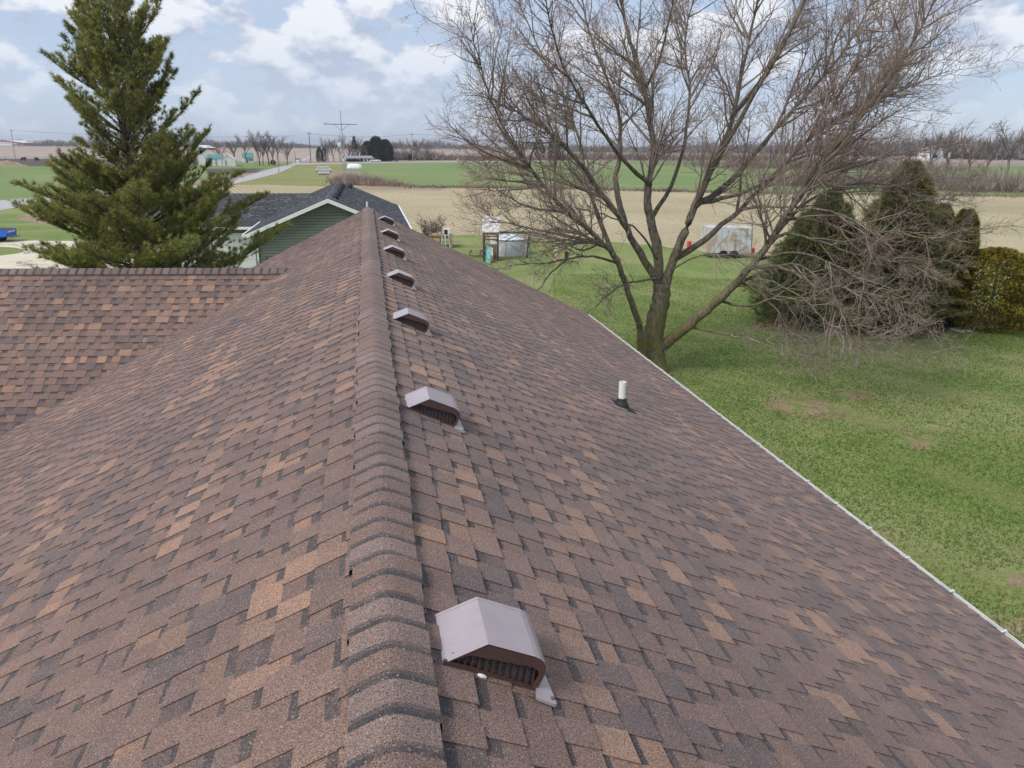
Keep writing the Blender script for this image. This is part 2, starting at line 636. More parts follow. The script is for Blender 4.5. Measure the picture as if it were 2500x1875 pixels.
def shingle_pieces(O, a, d, n, a0, a1, S, pal, r, dark=(0.058, 0.048, 0.048), expo=EXPO, k=1.0):
    """laminated shingles: every piece is a raised tab and the lower layer beside it; yields (centre, faces, colours)"""
    O, a, d, n = Vector(O), Vector(a).normalized(), Vector(d).normalized(), Vector(n).normalized()
    nc = int(S / expo) + 1
    out = []

    def P(x, s, h):
        return O + a * x + d * s + n * h
    HB, HU, HT = 0.010 * k, 0.002 * k, 0.0045 * k
    for i in range(nc):
        sl = S - i * expo
        su = max(sl - expo, 0.02)
        if sl < 0.06:
            break
        x = a0 - r.uniform(0, 0.3)
        ct = pal(r)
        while x < a1:
            tw = r.choice((r.uniform(0.09, 0.15), r.uniform(0.13, 0.22))) * k
            gw = r.choice((r.uniform(0.06, 0.10), r.uniform(0.09, 0.17))) * k
            x0, x1 = max(x, a0), min(x + tw, a1)
            g1 = min(x + tw + gw, a1)
            if x1 - x0 < 0.01:
                x += tw + gw
                continue
            j0, j1 = r.uniform(-0.006, 0.006), r.uniform(-0.006, 0.006)
            dl = r.uniform(-0.002, 0.002)
            ct = ct if (x > a0 + 0.01 and r.random() < 0.22) else pal(r)
            cg = ct if r.random() < 0.25 else pal(r)
            cg = tuple(v * 0.88 for v in cg)
            hl = HB + HT + r.uniform(0, 0.0012) * k
            hu = HU + HT
            F, C = [], []
            A, B = P(x0 + j0, su - 0.012, hu), P(x1 + j1, su - 0.012, hu)
            Cc, D = P(x1, sl + dl, hl), P(x0, sl + dl, hl)
            F.append((A, D, Cc, B))
            C.append(ct)
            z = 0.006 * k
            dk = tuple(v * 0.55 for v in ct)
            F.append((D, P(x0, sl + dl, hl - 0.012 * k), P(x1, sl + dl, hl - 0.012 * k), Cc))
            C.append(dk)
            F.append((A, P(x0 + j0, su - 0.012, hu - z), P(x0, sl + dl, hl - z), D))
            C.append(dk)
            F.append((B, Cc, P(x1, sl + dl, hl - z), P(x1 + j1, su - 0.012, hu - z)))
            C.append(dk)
            if g1 - x1 > 0.005:
                sb = su + (sl - su) * r.uniform(0.20, 0.40)
                hb = HU + (HB - HU) * (sb - su) / (sl - su)
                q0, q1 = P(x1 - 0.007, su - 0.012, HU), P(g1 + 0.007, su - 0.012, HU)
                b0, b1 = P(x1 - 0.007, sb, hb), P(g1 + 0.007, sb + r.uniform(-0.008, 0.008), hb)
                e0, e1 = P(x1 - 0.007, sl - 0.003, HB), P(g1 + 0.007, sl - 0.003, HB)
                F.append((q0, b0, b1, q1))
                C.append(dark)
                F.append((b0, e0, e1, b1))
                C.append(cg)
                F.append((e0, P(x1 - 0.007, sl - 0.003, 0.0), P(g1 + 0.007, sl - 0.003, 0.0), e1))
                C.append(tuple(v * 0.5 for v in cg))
            out.append((P((x0 + g1) / 2, (su + sl) / 2, 0.01), F, C))
            x += tw + gw
    return out


def pieces_mesh(name, pieces, mat, parent):
    V, Fi, T = [], [], []
    for _, F, C in pieces:
        for f, c in zip(F, C):
            i = len(V)
            V.extend([(p.x, p.y, p.z) for p in f])
            Fi.append((i, i + 1, i + 2, i + 3))
            T.append(c)
    o = np_mesh(name, V, Fi, mat, parent, T)
    o['kind'] = 'stuff'
    return o


# ------------------------------------------------------------------ our house
RZ = H - 1.5
PR = 0.5
SA = math.atan(PR)
EAVE_R, EAVE_L = 5.55, 5.88
Y0, Y1 = -3.5, 19.45
house = thing('house', 'large house with brown shingled gable roof filling the foreground', 'house', (0, 0, 0), YAW)
HM = Matrix.Rotation(YAW, 4, 'Z')
ca, sa = math.cos(SA), math.sin(SA)


def gable_deck(mb, x0, x1, z_at, y0, y1, t=0.14):
    pass


deck = MB()
for side, E in ((1, EAVE_R), (-1, EAVE_L)):
    p = [(0, RZ), (side * E, RZ - PR * E), (side * E, RZ - PR * E - 0.16), (0, RZ - 0.16)]
    lo = [(x, Y0, z) for x, z in p]
    hi = [(x, Y1, z) for x, z in p]
    for k in range(4):
        k2 = (k + 1) % 4
        deck.face((lo[k], lo[k2], hi[k2], hi[k]))
    deck.face(lo)
    deck.face(hi[::-1])
roof = deck.build('main_roof', M_DECK, house, recalc=True)
walls = MB()
for x in (EAVE_R - 0.55, -(EAVE_L - 0.55)):
    walls.box(min(x, x - math.copysign(0.2, x)), max(x, x - math.copysign(0.2, x)), Y0 + 0.5, Y1 - 0.45, 0, RZ - PR * abs(x) - 0.17)
for y in (Y0 + 0.5, Y1 - 0.65):
    P5 = [(-(EAVE_L - 0.56), 0), (EAVE_R - 0.56, 0), (EAVE_R - 0.56, RZ - PR * (EAVE_R - 0.56) - 0.2), (0, RZ - 0.2), (-(EAVE_L - 0.56), RZ - PR * (EAVE_L - 0.56) - 0.2)]
    walls.face([(x, y, z) for x, z in P5])
    walls.face([(x, y + 0.2, z) for x, z in P5][::-1])
walls.build('wall', M_SIDING, house)
# white fascia and rake boards
fb = MB()
for side, E in ((1, EAVE_R), (-1, EAVE_L)):
    z = RZ - PR * E
    xx = side * (E + 0.002)
    fb.box(min(xx, xx + side * 0.02), max(xx, xx + side * 0.02), Y0, Y1, z - 0.2, z - 0.012)
    p = [(side * 0.0, RZ - 0.012), (side * E, z - 0.012), (side * E, z - 0.21), (side * 0.0, RZ - 0.21)]
    fb.face([(x, Y1 + 0.004, q) for x, q in p])
    fb.face([(x, Y1 + 0.022, q) for x, q in p][::-1])
    fb.face([(p[0][0], Y1 + 0.004, p[0][1]), (p[0][0], Y1 + 0.022, p[0][1]), (p[1][0], Y1 + 0.022, p[1][1]), (p[1][0], Y1 + 0.004, p[1][1])])
fb.build('fascia', M_WHITE, house)

rs = random.Random(5)
pR = shingle_pieces((0, 0, RZ), (0, 1, 0), (ca, 0, -sa), (sa, 0, ca), Y0, Y1 + 0.03, EAVE_R / ca + 0.085, brown, rs)
pL = shingle_pieces((0, 0, RZ), (0, 1, 0), (-ca, 0, -sa), (-sa, 0, ca), Y0, Y1 + 0.03, EAVE_L / ca + 0.02, brown, rs)
# wing that runs off to the left
WD = Vector((-0.9937, 0.1125, 0)).normalized()
WF = Vector((-0.1125, -0.9937, 0)).normalized()
WZ = H - 2.215
WP = 0.77
WA = math.atan(WP)
WO = Vector((-1.40, 14.62, WZ))
wd = WF * math.cos(WA) + Vector((0, 0, -math.sin(WA)))
wnm = WF * math.sin(WA) + Vector((0, 0, math.cos(WA)))
W0, W1, WS = -1.0, 13.0, 3.55
pW = shingle_pieces(WO, WD, wd, wnm, W0, W1, WS, brown, rs)
wb = MB()
wr = -WF * math.cos(WA) + Vector((0, 0, -math.sin(WA)))
for dn in (wd, wr):
    q = [WO + WD * W0, WO + WD * W1, WO + WD * W1 + dn * WS, WO + WD * W0 + dn * WS]
    dz = Vector((0, 0, -0.14))
    for fc in ((q[0], q[1], q[2], q[3]), (q[0] + dz, q[3] + dz, q[2] + dz, q[1] + dz), (q[2], q[2] + dz, q[3] + dz, q[3]), (q[1], q[1] + dz, q[2] + dz, q[2])):
        wb.face(fc)
wing = wb.build('wing_roof', M_DECK, house, recalc=True)
ww = MB()
wmw = Matrix(((WD.x, WF.x, 0, WO.x), (WD.y, WF.y, 0, WO.y), (0, 0, 1, 0), (0, 0, 0, 1)))
ww.box(5.0, W1 - 0.4, -2.2, 2.2, 0, WZ - 2.0, mat=wmw)
ww.build('wing_wall', M_SIDING, house)

# the 300 pieces that show largest become parts of their own
allp = [(pc, 'R') for pc in pR] + [(pc, 'L') for pc in pL]
score = []
for idx, (pc, sd_) in enumerate(allp):
    q = proj(HM @ pc[0])
    if q and -20 < q[0] < 2520 and 300 < q[1] < 1890:
        nrm = HM @ (Vector((sa, 0, ca)) if sd_ == 'R' else Vector((-sa, 0, ca)))
        v = (CAM - HM @ pc[0])
        score.append((-(v.normalized().dot(nrm)) / v.length_squared, idx))
score.sort()
pick = set(i for _, i in score[:300])
for i in sorted(pick):
    c, F, C = allp[i][0]
    mb = MB()
    for f, cc in zip(F, C):
        mb.face([p - c for p in f], cc)
    o = mb.build('shingle', M_SHINGLE, roof)
    o.location = c
pieces_mesh('shingles', [pc for i, (pc, s) in enumerate(allp) if i not in pick], M_SHINGLE, roof)
pieces_mesh('shingles', pW, M_SHINGLE, wing)

# ridge caps, bent over the ridge, each lying on the next one further away
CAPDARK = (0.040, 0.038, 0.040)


def cap_mesh(half, slope, c, r, L=EXPO + 0.02):
    mb = MB()
    prof = []
    for k in range(-5, 6):
        x = k / 5 * half
        ax = abs(x)
        z = 0.014 - slope * (math.sqrt(ax * ax + 0.032 ** 2) - 0.032) + 0.004
        prof.append((x, z))
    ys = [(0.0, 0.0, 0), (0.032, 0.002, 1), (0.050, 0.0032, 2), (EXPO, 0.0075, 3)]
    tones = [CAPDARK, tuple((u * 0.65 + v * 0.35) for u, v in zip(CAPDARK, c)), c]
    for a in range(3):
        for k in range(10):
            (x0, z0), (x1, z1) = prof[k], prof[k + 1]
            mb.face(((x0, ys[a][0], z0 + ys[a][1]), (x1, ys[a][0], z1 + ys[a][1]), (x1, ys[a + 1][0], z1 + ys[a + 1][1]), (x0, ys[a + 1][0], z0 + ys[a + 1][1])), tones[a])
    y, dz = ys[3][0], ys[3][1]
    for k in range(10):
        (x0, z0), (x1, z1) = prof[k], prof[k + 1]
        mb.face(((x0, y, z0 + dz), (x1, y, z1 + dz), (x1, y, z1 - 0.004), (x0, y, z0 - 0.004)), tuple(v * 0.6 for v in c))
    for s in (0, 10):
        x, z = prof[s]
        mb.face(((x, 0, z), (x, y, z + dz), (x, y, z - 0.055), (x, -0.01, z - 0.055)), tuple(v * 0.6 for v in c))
    return mb


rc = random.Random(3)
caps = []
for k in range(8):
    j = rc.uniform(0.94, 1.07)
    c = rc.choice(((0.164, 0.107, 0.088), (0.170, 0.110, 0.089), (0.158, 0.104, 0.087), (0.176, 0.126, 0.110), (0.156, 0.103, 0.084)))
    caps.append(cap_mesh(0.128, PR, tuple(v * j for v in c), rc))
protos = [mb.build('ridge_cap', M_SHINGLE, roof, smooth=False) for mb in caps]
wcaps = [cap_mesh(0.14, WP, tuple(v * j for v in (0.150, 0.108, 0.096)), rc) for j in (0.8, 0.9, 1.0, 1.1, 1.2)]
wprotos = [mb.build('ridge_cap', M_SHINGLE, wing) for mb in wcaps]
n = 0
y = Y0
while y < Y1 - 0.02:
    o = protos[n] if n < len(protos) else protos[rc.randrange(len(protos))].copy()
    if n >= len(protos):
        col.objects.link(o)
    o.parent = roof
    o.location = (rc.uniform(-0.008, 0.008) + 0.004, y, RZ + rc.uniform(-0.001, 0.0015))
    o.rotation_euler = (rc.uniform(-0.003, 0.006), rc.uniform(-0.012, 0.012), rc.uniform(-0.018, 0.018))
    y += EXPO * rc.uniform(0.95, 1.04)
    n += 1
n = 0
x = -0.05
while x < 8.5:
    o = wprotos[n] if n < len(wprotos) else wprotos[rc.randrange(len(wprotos))].copy()
    if n >= len(wprotos):
        col.objects.link(o)
    o.parent = wing
    p = WO + WD * x
    o.location = (p.x, p.y, p.z + rc.uniform(0, 0.006))
    o.rotation_euler = (0, 0, math.atan2(WD.y, WD.x) - math.pi / 2 + rc.uniform(-0.015, 0.015))
    x += EXPO * 1.02 * rc.uniform(0.95, 1.05)
    n += 1

# gutter with hangers along the right eave
gut = MB()
gx, gz = EAVE_R + 0.024, RZ - PR * EAVE_R - 0.035
prof = [(0.0, -0.01), (0.0, -0.12), (0.075, -0.12), (0.10, -0.065), (0.112, -0.008), (0.112, 0.004), (0.100, 0.004), (0.100, -0.006), (0.090, -0.062), (0.07, -0.11), (0.008, -0.11), (0.008, -0.01)]
for k in range(len(prof)):
    (a, b), (c, d) = prof[k], prof[(k + 1) % len(prof)]
    gut.face(((gx + a, Y0, gz + b), (gx + c, Y0, gz + d), (gx + c, Y1, gz + d), (gx + a, Y1, gz + b)))
gut.face([(gx + a, Y1, gz + b) for a, b in prof[:6]])
gutter = gut.build('gutter', M_WHITE, house, recalc=True)
hg = MB()
hg.box(-0.03, 0.110, -0.012, 0.012, 0.002, 0.007)
hg.box(0.092, 0.116, -0.016, 0.016, 0.007, 0.016)
h0_ = hg.build('gutter_hanger', M_WHITE, gutter)
h0_.location = (gx, 3.2, gz)
for k in range(1, 24):
    o = h0_.copy()
    col.objects.link(o)
    o.parent = gutter
    o.location = (gx, 3.2 + k * 0.68, gz + rc.uniform(-0.002, 0.004))
M_DEBRIS = plain('gutter_leaf_debris', (0.12, 0.09, 0.06), 0.95, 0.4, 20)
db = MB()
for k in range(160):
    y = rc.uniform(0, Y1)
    p = Vector((gx + rc.uniform(0.02, 0.09), y, gz - rc.uniform(0.03, 0.07)))
    q = Vector((rc.uniform(-1, 1), rc.uniform(-1, 1), rc.uniform(-0.4, 0.4))) * 0.03
    w = Vector((-q.y, q.x, 0.01))
    db.face((p - q, p + w, p + q))
o = db.build('gutter_debris', M_DEBRIS, gutter)
o['kind'] = 'stuff'

# ------------------------------------------------------------------ roof vents
M_VENT = plain('brown_painted_steel', (0.335, 0.28, 0.295), 0.32, 0.09, 9.0, metal=0.0, spec=0.9)
_b = M_VENT.node_tree.nodes['Principled BSDF']
_b.inputs['Coat Weight'].default_value = 0.7
_b.inputs['Coat Roughness'].default_value = 0.22
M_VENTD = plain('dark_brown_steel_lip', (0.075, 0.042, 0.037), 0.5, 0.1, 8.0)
M_VENTSHADE = plain('vent_inner_shade', (0.035, 0.036, 0.038), 0.7, 0.3, 60.0)  # near-black colour paints in the shade inside the vent
M_WIREMESH = plain('galvanised_mesh_wire', (0.20, 0.20, 0.20), 0.5, 0.2, 60.0)
M_SEAL = plain('white_sealant', (0.72, 0.74, 0.72), 0.6, 0.1, 30.0)
VENTS = [(0.0, 2.075), (0.012, 4.60), (0.020, 7.21), (0.03, 9.70), (0.040, 12.30), (0.045, 14.80), (0.06, 17.70)]
VLAB = ['brown metal roof vent nearest the camera, largest of the row', 'brown roof vent second nearest, with a white top beside the ridge', 'third roof vent up from the nearest along the ridge',
        'middle vent in the row of seven along the ridge', 'fifth roof vent from the nearest, past the wing valley', 'second farthest roof vent in the row along the ridge', 'farthest and smallest-looking roof vent, at the gable end']


def vent_profile(inset=0.0):
    # cross section seen along the ridge: x' across, height above ridge level
    P = [(0.168, -0.086), (0.315, -0.031)]
    P += [(0.470, -0.098), (0.488, -0.110), (0.503, -0.126), (0.510, -0.146), (0.506, -0.166), (0.476, -0.236)]
    if inset:
        cx, cz = 0.335, -0.125
        P = [(x + (cx - x) * inset, z + (cz - z) * inset) for x, z in P]
    return P


def make_vent():
    t = thing('roof_vent', VLAB[0], 'roof vent', (0, 0, 0), YAW, 'metal vents along the roof ridge')
    D0, D1 = 0.0, 0.27
    hood = MB()
    out, inn = vent_profile(), vent_profile(0.012)
    out_b = [(x, z) for x, z in vent_profile(-0.012)]
    for k in range(len(out) - 1):
        (a, b), (c, d) = out[k], out[k + 1]
        hood.face(((a, D0, b), (c, D0, d), (c, D1, d), (a, D1, b)))
        (e, f), (g, h) = inn[k], inn[k + 1]
        hood.face(((e, D0, f), (e, D1, f), (g, D1, h), (g, D0, h)))
        hood.face(((a, D0, b), (e, D0, f), (g, D0, h), (c, D0, d)))
        # rolled hem along the far edge
        (e, f), (g, h) = out_b[k], out_b[k + 1]
        hood.face(((e, D1 - 0.012, f), (g, D1 - 0.012, h), (g, D1 + 0.002, h), (e, D1 + 0.002, f)))
        hood.face(((e, D1 - 0.012, f), (a, D1 - 0.012, b), (c, D1 - 0.012, d), (g, D1 - 0.012, h)))
    hood.face([(x, D1, z) for x, z in out])
    hood.build('hood', M_VENT, t, recalc=False)
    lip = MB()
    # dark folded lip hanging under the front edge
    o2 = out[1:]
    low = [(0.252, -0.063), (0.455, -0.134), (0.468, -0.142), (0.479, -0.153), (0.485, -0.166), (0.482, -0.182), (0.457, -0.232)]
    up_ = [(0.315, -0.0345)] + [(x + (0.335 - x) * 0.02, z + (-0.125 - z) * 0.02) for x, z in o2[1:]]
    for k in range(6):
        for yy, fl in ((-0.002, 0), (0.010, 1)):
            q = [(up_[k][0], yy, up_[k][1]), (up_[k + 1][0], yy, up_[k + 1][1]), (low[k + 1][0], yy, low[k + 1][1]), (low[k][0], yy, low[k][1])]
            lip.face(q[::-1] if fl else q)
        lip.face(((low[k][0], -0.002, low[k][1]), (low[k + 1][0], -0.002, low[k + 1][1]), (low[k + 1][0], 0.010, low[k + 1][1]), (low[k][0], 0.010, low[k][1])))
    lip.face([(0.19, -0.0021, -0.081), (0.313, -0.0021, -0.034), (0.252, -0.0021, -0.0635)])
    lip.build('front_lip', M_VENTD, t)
    # solid dark sheet behind the lip, its colour stands for the unlit inside
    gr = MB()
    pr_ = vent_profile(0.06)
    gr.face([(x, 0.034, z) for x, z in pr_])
    gr.build('shaded_opening', M_VENTSHADE, t)
    gr = MB()
    for k in range(9):
        f = k / 8
        z0 = -0.105 - f * 0.0
        gr.box(0.19 + 0.035 * 0, 0.47, 0.028, 0.033, -0.1 - 0.02 * k, -0.096 - 0.02 * k) if False else None
    # fine wires following the roof slope
    for k in range(12):
        off = 0.012 + k * 0.0095
        x0 = 0.20 + max(0, (off - 0.03)) * 1.9
        x0 = min(x0, 0.40)
        a = (x0, 0.030, -0.5 * x0 + off)
        b = (0.478 - 0.002 * k, 0.030, -0.5 * 0.478 + off)
        gr.bar(a, b, 0.0030)
    gr.build('screen_wires', M_WIREMESH, t)
    bars = MB()
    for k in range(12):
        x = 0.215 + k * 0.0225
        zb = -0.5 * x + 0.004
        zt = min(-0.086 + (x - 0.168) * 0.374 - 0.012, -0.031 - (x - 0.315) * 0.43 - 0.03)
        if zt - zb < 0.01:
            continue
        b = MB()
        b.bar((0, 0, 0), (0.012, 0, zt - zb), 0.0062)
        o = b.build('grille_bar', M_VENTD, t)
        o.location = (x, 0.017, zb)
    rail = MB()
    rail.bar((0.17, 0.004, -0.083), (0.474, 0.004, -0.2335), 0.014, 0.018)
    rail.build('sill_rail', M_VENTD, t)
    fl = MB()
    n_ = 0.017
    q = [(0.462, -0.050), (0.474, -0.056), (0.522, -0.062), (0.532, -0.054), (0.526, 0.06), (0.520, 0.20), (0.505, 0.27), (0.478, 0.27), (0.478, 0.03)]
    fl.face([(x, y, -0.5 * x + n_ + 0.003) for x, y in q])
    for k in range(len(q)):
        (x0, y0), (x1, y1) = q[k], q[(k + 1) % len(q)]
        fl.face(((x0, y0, -0.5 * x0 + n_ + 0.003), (x0, y0, -0.5 * x0 + n_ - 0.008), (x1, y1, -0.5 * x1 + n_ - 0.008), (x1, y1, -0.5 * x1 + n_ + 0.003)))
    fl.build('flange', M_VENT, t, recalc=True)
    nl = MB()
    nl.lathe([(0.0075, 0), (0.0075, 0.003), (0.003, 0.0045)], 10, (0, 0, 0))
    o = nl.build('nail_head', M_DEBRIS, t)
    o.location = (0.521, -0.035, -0.5 * 0.521 + n_ + 0.003)
    return t


v0 = make_vent()
for k, (dx, y) in enumerate(VENTS):
    o = v0 if k == 0 else copy_tree(v0)
    o['label'] = VLAB[k]
    loc = Vector((dx, y, RZ - 0.5 * dx + 0.008))
    o.location = HM @ loc
o = MB()
o.lathe([(0.011, 0), (0.010, 0.005), (0.004, 0.008)], 7, (0, 0, 0))
o = o.build('sealant_blob', M_SEAL)
o.location = HM @ Vector((0.292, 2.062, RZ - 0.146 + 0.014))
o.scale = (1.6, 0.8, 0.9)
o.rotation_euler = (0, SA, YAW)
tag(o, 'small white sealant blob under the nearest roof vent', 'sealant')

# plumbing vent pipe
M_PVC = plain('white_pvc', (0.74, 0.74, 0.72), 0.4, 0.08, 12.0)
M_BOOT = plain('black_rubber_boot', (0.022, 0.023, 0.025), 0.6, 0.2, 10.0)
px_, py_ = 2.80, 8.10
pz_ = RZ - 0.5 * px_
pipe = thing('vent_pipe', 'white plastic vent pipe in a black boot on the right roof slope', 'pipe', HM @ Vector((px_, py_, pz_)), YAW)
b = MB()
b.lathe([(0.042, 0.02), (0.042, 0.30), (0.034, 0.30), (0.034, 0.22)], 20)
b.build('pipe', M_PVC, pipe, smooth=False)
b = MB()
b.lathe([(0.085, -0.05), (0.078, 0.03), (0.058, 0.075), (0.053, 0.10), (0.043, 0.105)], 20)
b.build('boot_collar', M_BOOT, pipe)
b = MB()
b.box(-0.11, 0.15, -0.13, 0.13, 0.010, 0.018, mat=Matrix.Rotation(SA, 4, 'Y'))
b.build('boot_flange', M_BOOT, pipe)

#MARK_END_HOUSE

# ------------------------------------------------------------------ vegetation
def bark_mat(name, lo, hi, moss=None, moss_top=4.0, scale=9.0):
    m, nt, b = newmat(name)
    pos = mpos(nt, scale=(1, 1, 0.25))
    nz = mnoise(nt, scale, 6.0, 0.75, pos, 0.8)
    c = mramp(nt, nz, [(0.38, lo), (0.62, hi)])
    if moss:
        # greenish lichen on the butt and lower stems, breaking up with height
        g = nt.nodes.new('ShaderNodeNewGeometry')
        sx = nt.nodes.new('ShaderNodeSeparateXYZ')
        nt.links.new(g.outputs['Position'], sx.inputs[0])
        hgt = nt.nodes.new('ShaderNodeMapRange')
        nt.links.new(sx.outputs[2], hgt.inputs[0])
        hgt.inputs[1].default_value = moss_top
        hgt.inputs[2].default_value = 0.5
        n2 = mnoise(nt, 2.5, 5.0, 0.7, mpos(nt))
        f = mmath(nt, 'MULTIPLY', hgt.outputs[0], mstep(nt, n2, 0.36, 0.60), clamp=True)
        c = mmix(nt, mmath(nt, 'MULTIPLY', f, 0.78), c, moss)
    nt.links.new(c, b.inputs['Base Color'])
    b.inputs['Roughness'].default_value = 0.95
    b.inputs['Specular IOR Level'].default_value = 0.15
    mbump(nt, b, nz, 1.0, 0.07)
    return m


M_BARK = bark_mat('grey_brown_bark', (0.055, 0.046, 0.038), (0.30, 0.26, 0.21), (0.235, 0.205, 0.045), 5.5, 17.0)
M_TWIG = tinted('bare_twig_bark', rough=0.9, lo=0.8, hi=1.2, scale=3.0, spec=0.15)
M_PINEBARK = bark_mat('pine_bark', (0.07, 0.06, 0.05), (0.17, 0.145, 0.12))
M_NEEDLE = tinted('conifer_needles', rough=0.75, lo=0.85, hi=1.15, scale=1.5, trans=0.5, spec=0.25)
M_BRUSH = tinted('dry_brush', rough=0.95, lo=0.8, hi=1.2, scale=0.3, spec=0.1)


def rvec(r):
    return np.array([r.gauss(0, 1), r.gauss(0, 1), r.gauss(0, 1)])


def unit(v):
    return v / (np.linalg.norm(v, axis=-1, keepdims=True) + 1e-9)


def paths(start, d, L, n, wander, trop, g):
    """many wandering paths at once: start (N,3), d (N,3), L (N,) -> (N, n+1, 3)"""
    start, d = np.asarray(start, float), unit(np.asarray(d, float))
    out = [start]
    st = (np.asarray(L, float) / n)[:, None]
    for k in range(n):
        d = unit(d + g.normal(0, wander, d.shape) + trop)
        out.append(out[-1] + d * st)
    return np.stack(out, 1)


def along(P, idx, t):
    """points and tangents at fraction t of the paths idx"""
    m = P.shape[1] - 1
    f = np.clip(t * m, 0, m - 1e-4)
    i = f.astype(int)
    a, b = P[idx, i], P[idx, i + 1]
    return a + (b - a) * (f - i)[:, None], unit(b - a)


class Geo:
    """collects quads and triangles from numpy batches into one mesh"""

    def __init__(self):
        self.V, self.Q, self.TQ, self.n = [], [], [], 0

    def tubes(self, P, r0, r1, tint, sides=3):
        N, m, _ = P.shape
        if N == 0:
            return
        t = unit(np.gradient(P, axis=1))
        ref = np.array([0.31, 0.17, 0.93])
        s = np.cross(t, ref)
        bad = np.linalg.norm(s, axis=-1) < 0.15
        s[bad] = np.cross(t[bad], np.array([1.0, 0.1, 0.0]))
        s = unit(s)
        w = np.cross(t, s)
        lin = np.linspace(0, 1, m)[None, :]
        r = (np.asarray(r0)[:, None] * (1 - lin) + np.asarray(r1)[:, None] * lin)[..., None]
        V = np.stack([P + r * (s * math.cos(2 * math.pi * j / sides) + w * math.sin(2 * math.pi * j / sides)) for j in range(sides)], 2)
        self.V.append(V.reshape(-1, 3))
        base = self.n + (np.arange(N) * m * sides)[:, None, None]
        k = (np.arange(m - 1) * sides)[None, :, None]
        j = np.arange(sides)[None, None, :]
        j2 = (j + 1) % sides
        q = np.stack([base + k + j, base + k + j2, base + k + sides + j2, base + k + sides + j], -1)
        self.Q.append(q.reshape(-1, 4))
        self.TQ.append(np.repeat(np.asarray(tint, np.float32), (m - 1) * sides, axis=0))
        self.n += N * m * sides

    def build(self, name, mat, parent=None):
        return np_mesh(name, np.concatenate(self.V), np.concatenate(self.Q), mat, parent, np.concatenate(self.TQ))


class Leaves:
    """thin triangles: needles, grass, dry stalks"""

    def __init__(self):
        self.V, self.T = [], []

    def tufts(self, p, d, nb, L, w, spread, tint, g):
        p = np.repeat(np.asarray(p, float), nb, 0)
        d = np.repeat(unit(np.asarray(d, float)), nb, 0)
        tint = np.repeat(np.asarray(tint, np.float32), nb, 0)
        q = unit(d + g.normal(0, spread, d.shape))
        s = unit(np.cross(q, g.normal(0, 1, d.shape))) * w
        L = np.repeat(np.broadcast_to(np.asarray(L, float), (len(p) // nb,)), nb)
        l = (L * g.uniform(0.7, 1.15, len(p)))[:, None]
        self.V.append(np.stack([p - s, p + s, p + q * l], 1).reshape(-1, 3))
        self.T.append(tint)

    def build(self, name, mat, parent=None):
        V = np.concatenate(self.V)
        F = np.arange(len(V)).reshape(-1, 3)
        return np_mesh(name, V, F, mat, parent, np.concatenate(self.T))


def sprout(geo, P, L, r0, r1, levels, g, tintf, keep=None):
    """grow level after level of side branches off the paths P"""
    for lev, (den, lo, hi, mn, ang, wander, tz, segs, t0, tip) in enumerate(levels):
        cnt = (L * den + g.random(len(L))).astype(int)
        idx = np.repeat(np.arange(len(L)), cnt)
        if len(idx) == 0:
            return
        t = t0 + (1 - t0) * g.random(len(idx)) ** 0.72
        p, par = along(P, idx, t)
        side = unit(np.cross(par, g.normal(0, 1, par.shape)))
        a = (ang * g.uniform(0.6, 1.35, len(idx)))[:, None]
        d = unit(par * np.cos(a) + side * np.sin(a) + np.stack([0 * t, 0 * t, g.uniform(-0.1, 0.22, len(t))], 1))
        l = np.maximum(mn * g.uniform(0.6, 1.3, len(t)), L[idx] * g.uniform(lo, hi, len(t)) * (1.15 - 0.65 * t))
        rp = r0[idx] + (r1[idx] - r0[idx]) * t
        c0 = np.maximum(tip * 1.25, np.minimum(rp * 0.62, 0.016 * l + 0.003))
        tz_ = tz * g.uniform(0.3, 1.4, len(t)) - np.where(p[:, 2] < 4.8, 0.055, 0.0)
        C = paths(p, d, l, segs, wander, np.stack([0 * t, 0 * t, tz_], 1), g)
        c1 = np.full(len(t), tip)
        geo.tubes(C, c0, c1, tintf(lev, p, g), 4 if lev == 0 and segs > 4 else 3)
        P, L, r0, r1 = C, l, c0, c1


def smooth_path(P, sub=4):
    P = [np.array(p, float) for p in P]
    out = []
    for i in range(len(P) - 1):
        p0, p1, p2, p3 = P[max(i - 1, 0)], P[i], P[i + 1], P[min(i + 2, len(P) - 1)]
        for k in range(sub):
            t = k / sub
            out.append(0.5 * ((2 * p1) + (-p0 + p2) * t + (2 * p0 - 5 * p1 + 4 * p2 - p3) * t * t + (-p0 + 3 * p1 - 3 * p2 + p3) * t ** 3))
    out.append(P[-1])
    return out


TY = 25.2                                     # distance of the big bare tree
K = 2500.0 / 2212.0


def limb(pts, d0, d1):
    """a limb given by where it shows, with its distance changing from d0 to d1 about the trunk"""
    n = len(pts) - 1
    out = []
    for k, (x, y) in enumerate(pts):
        t = k / n
        out.append(tuple(at(x * K, y * K, TY + d0 + (d1 - d0) * t)))
    return out


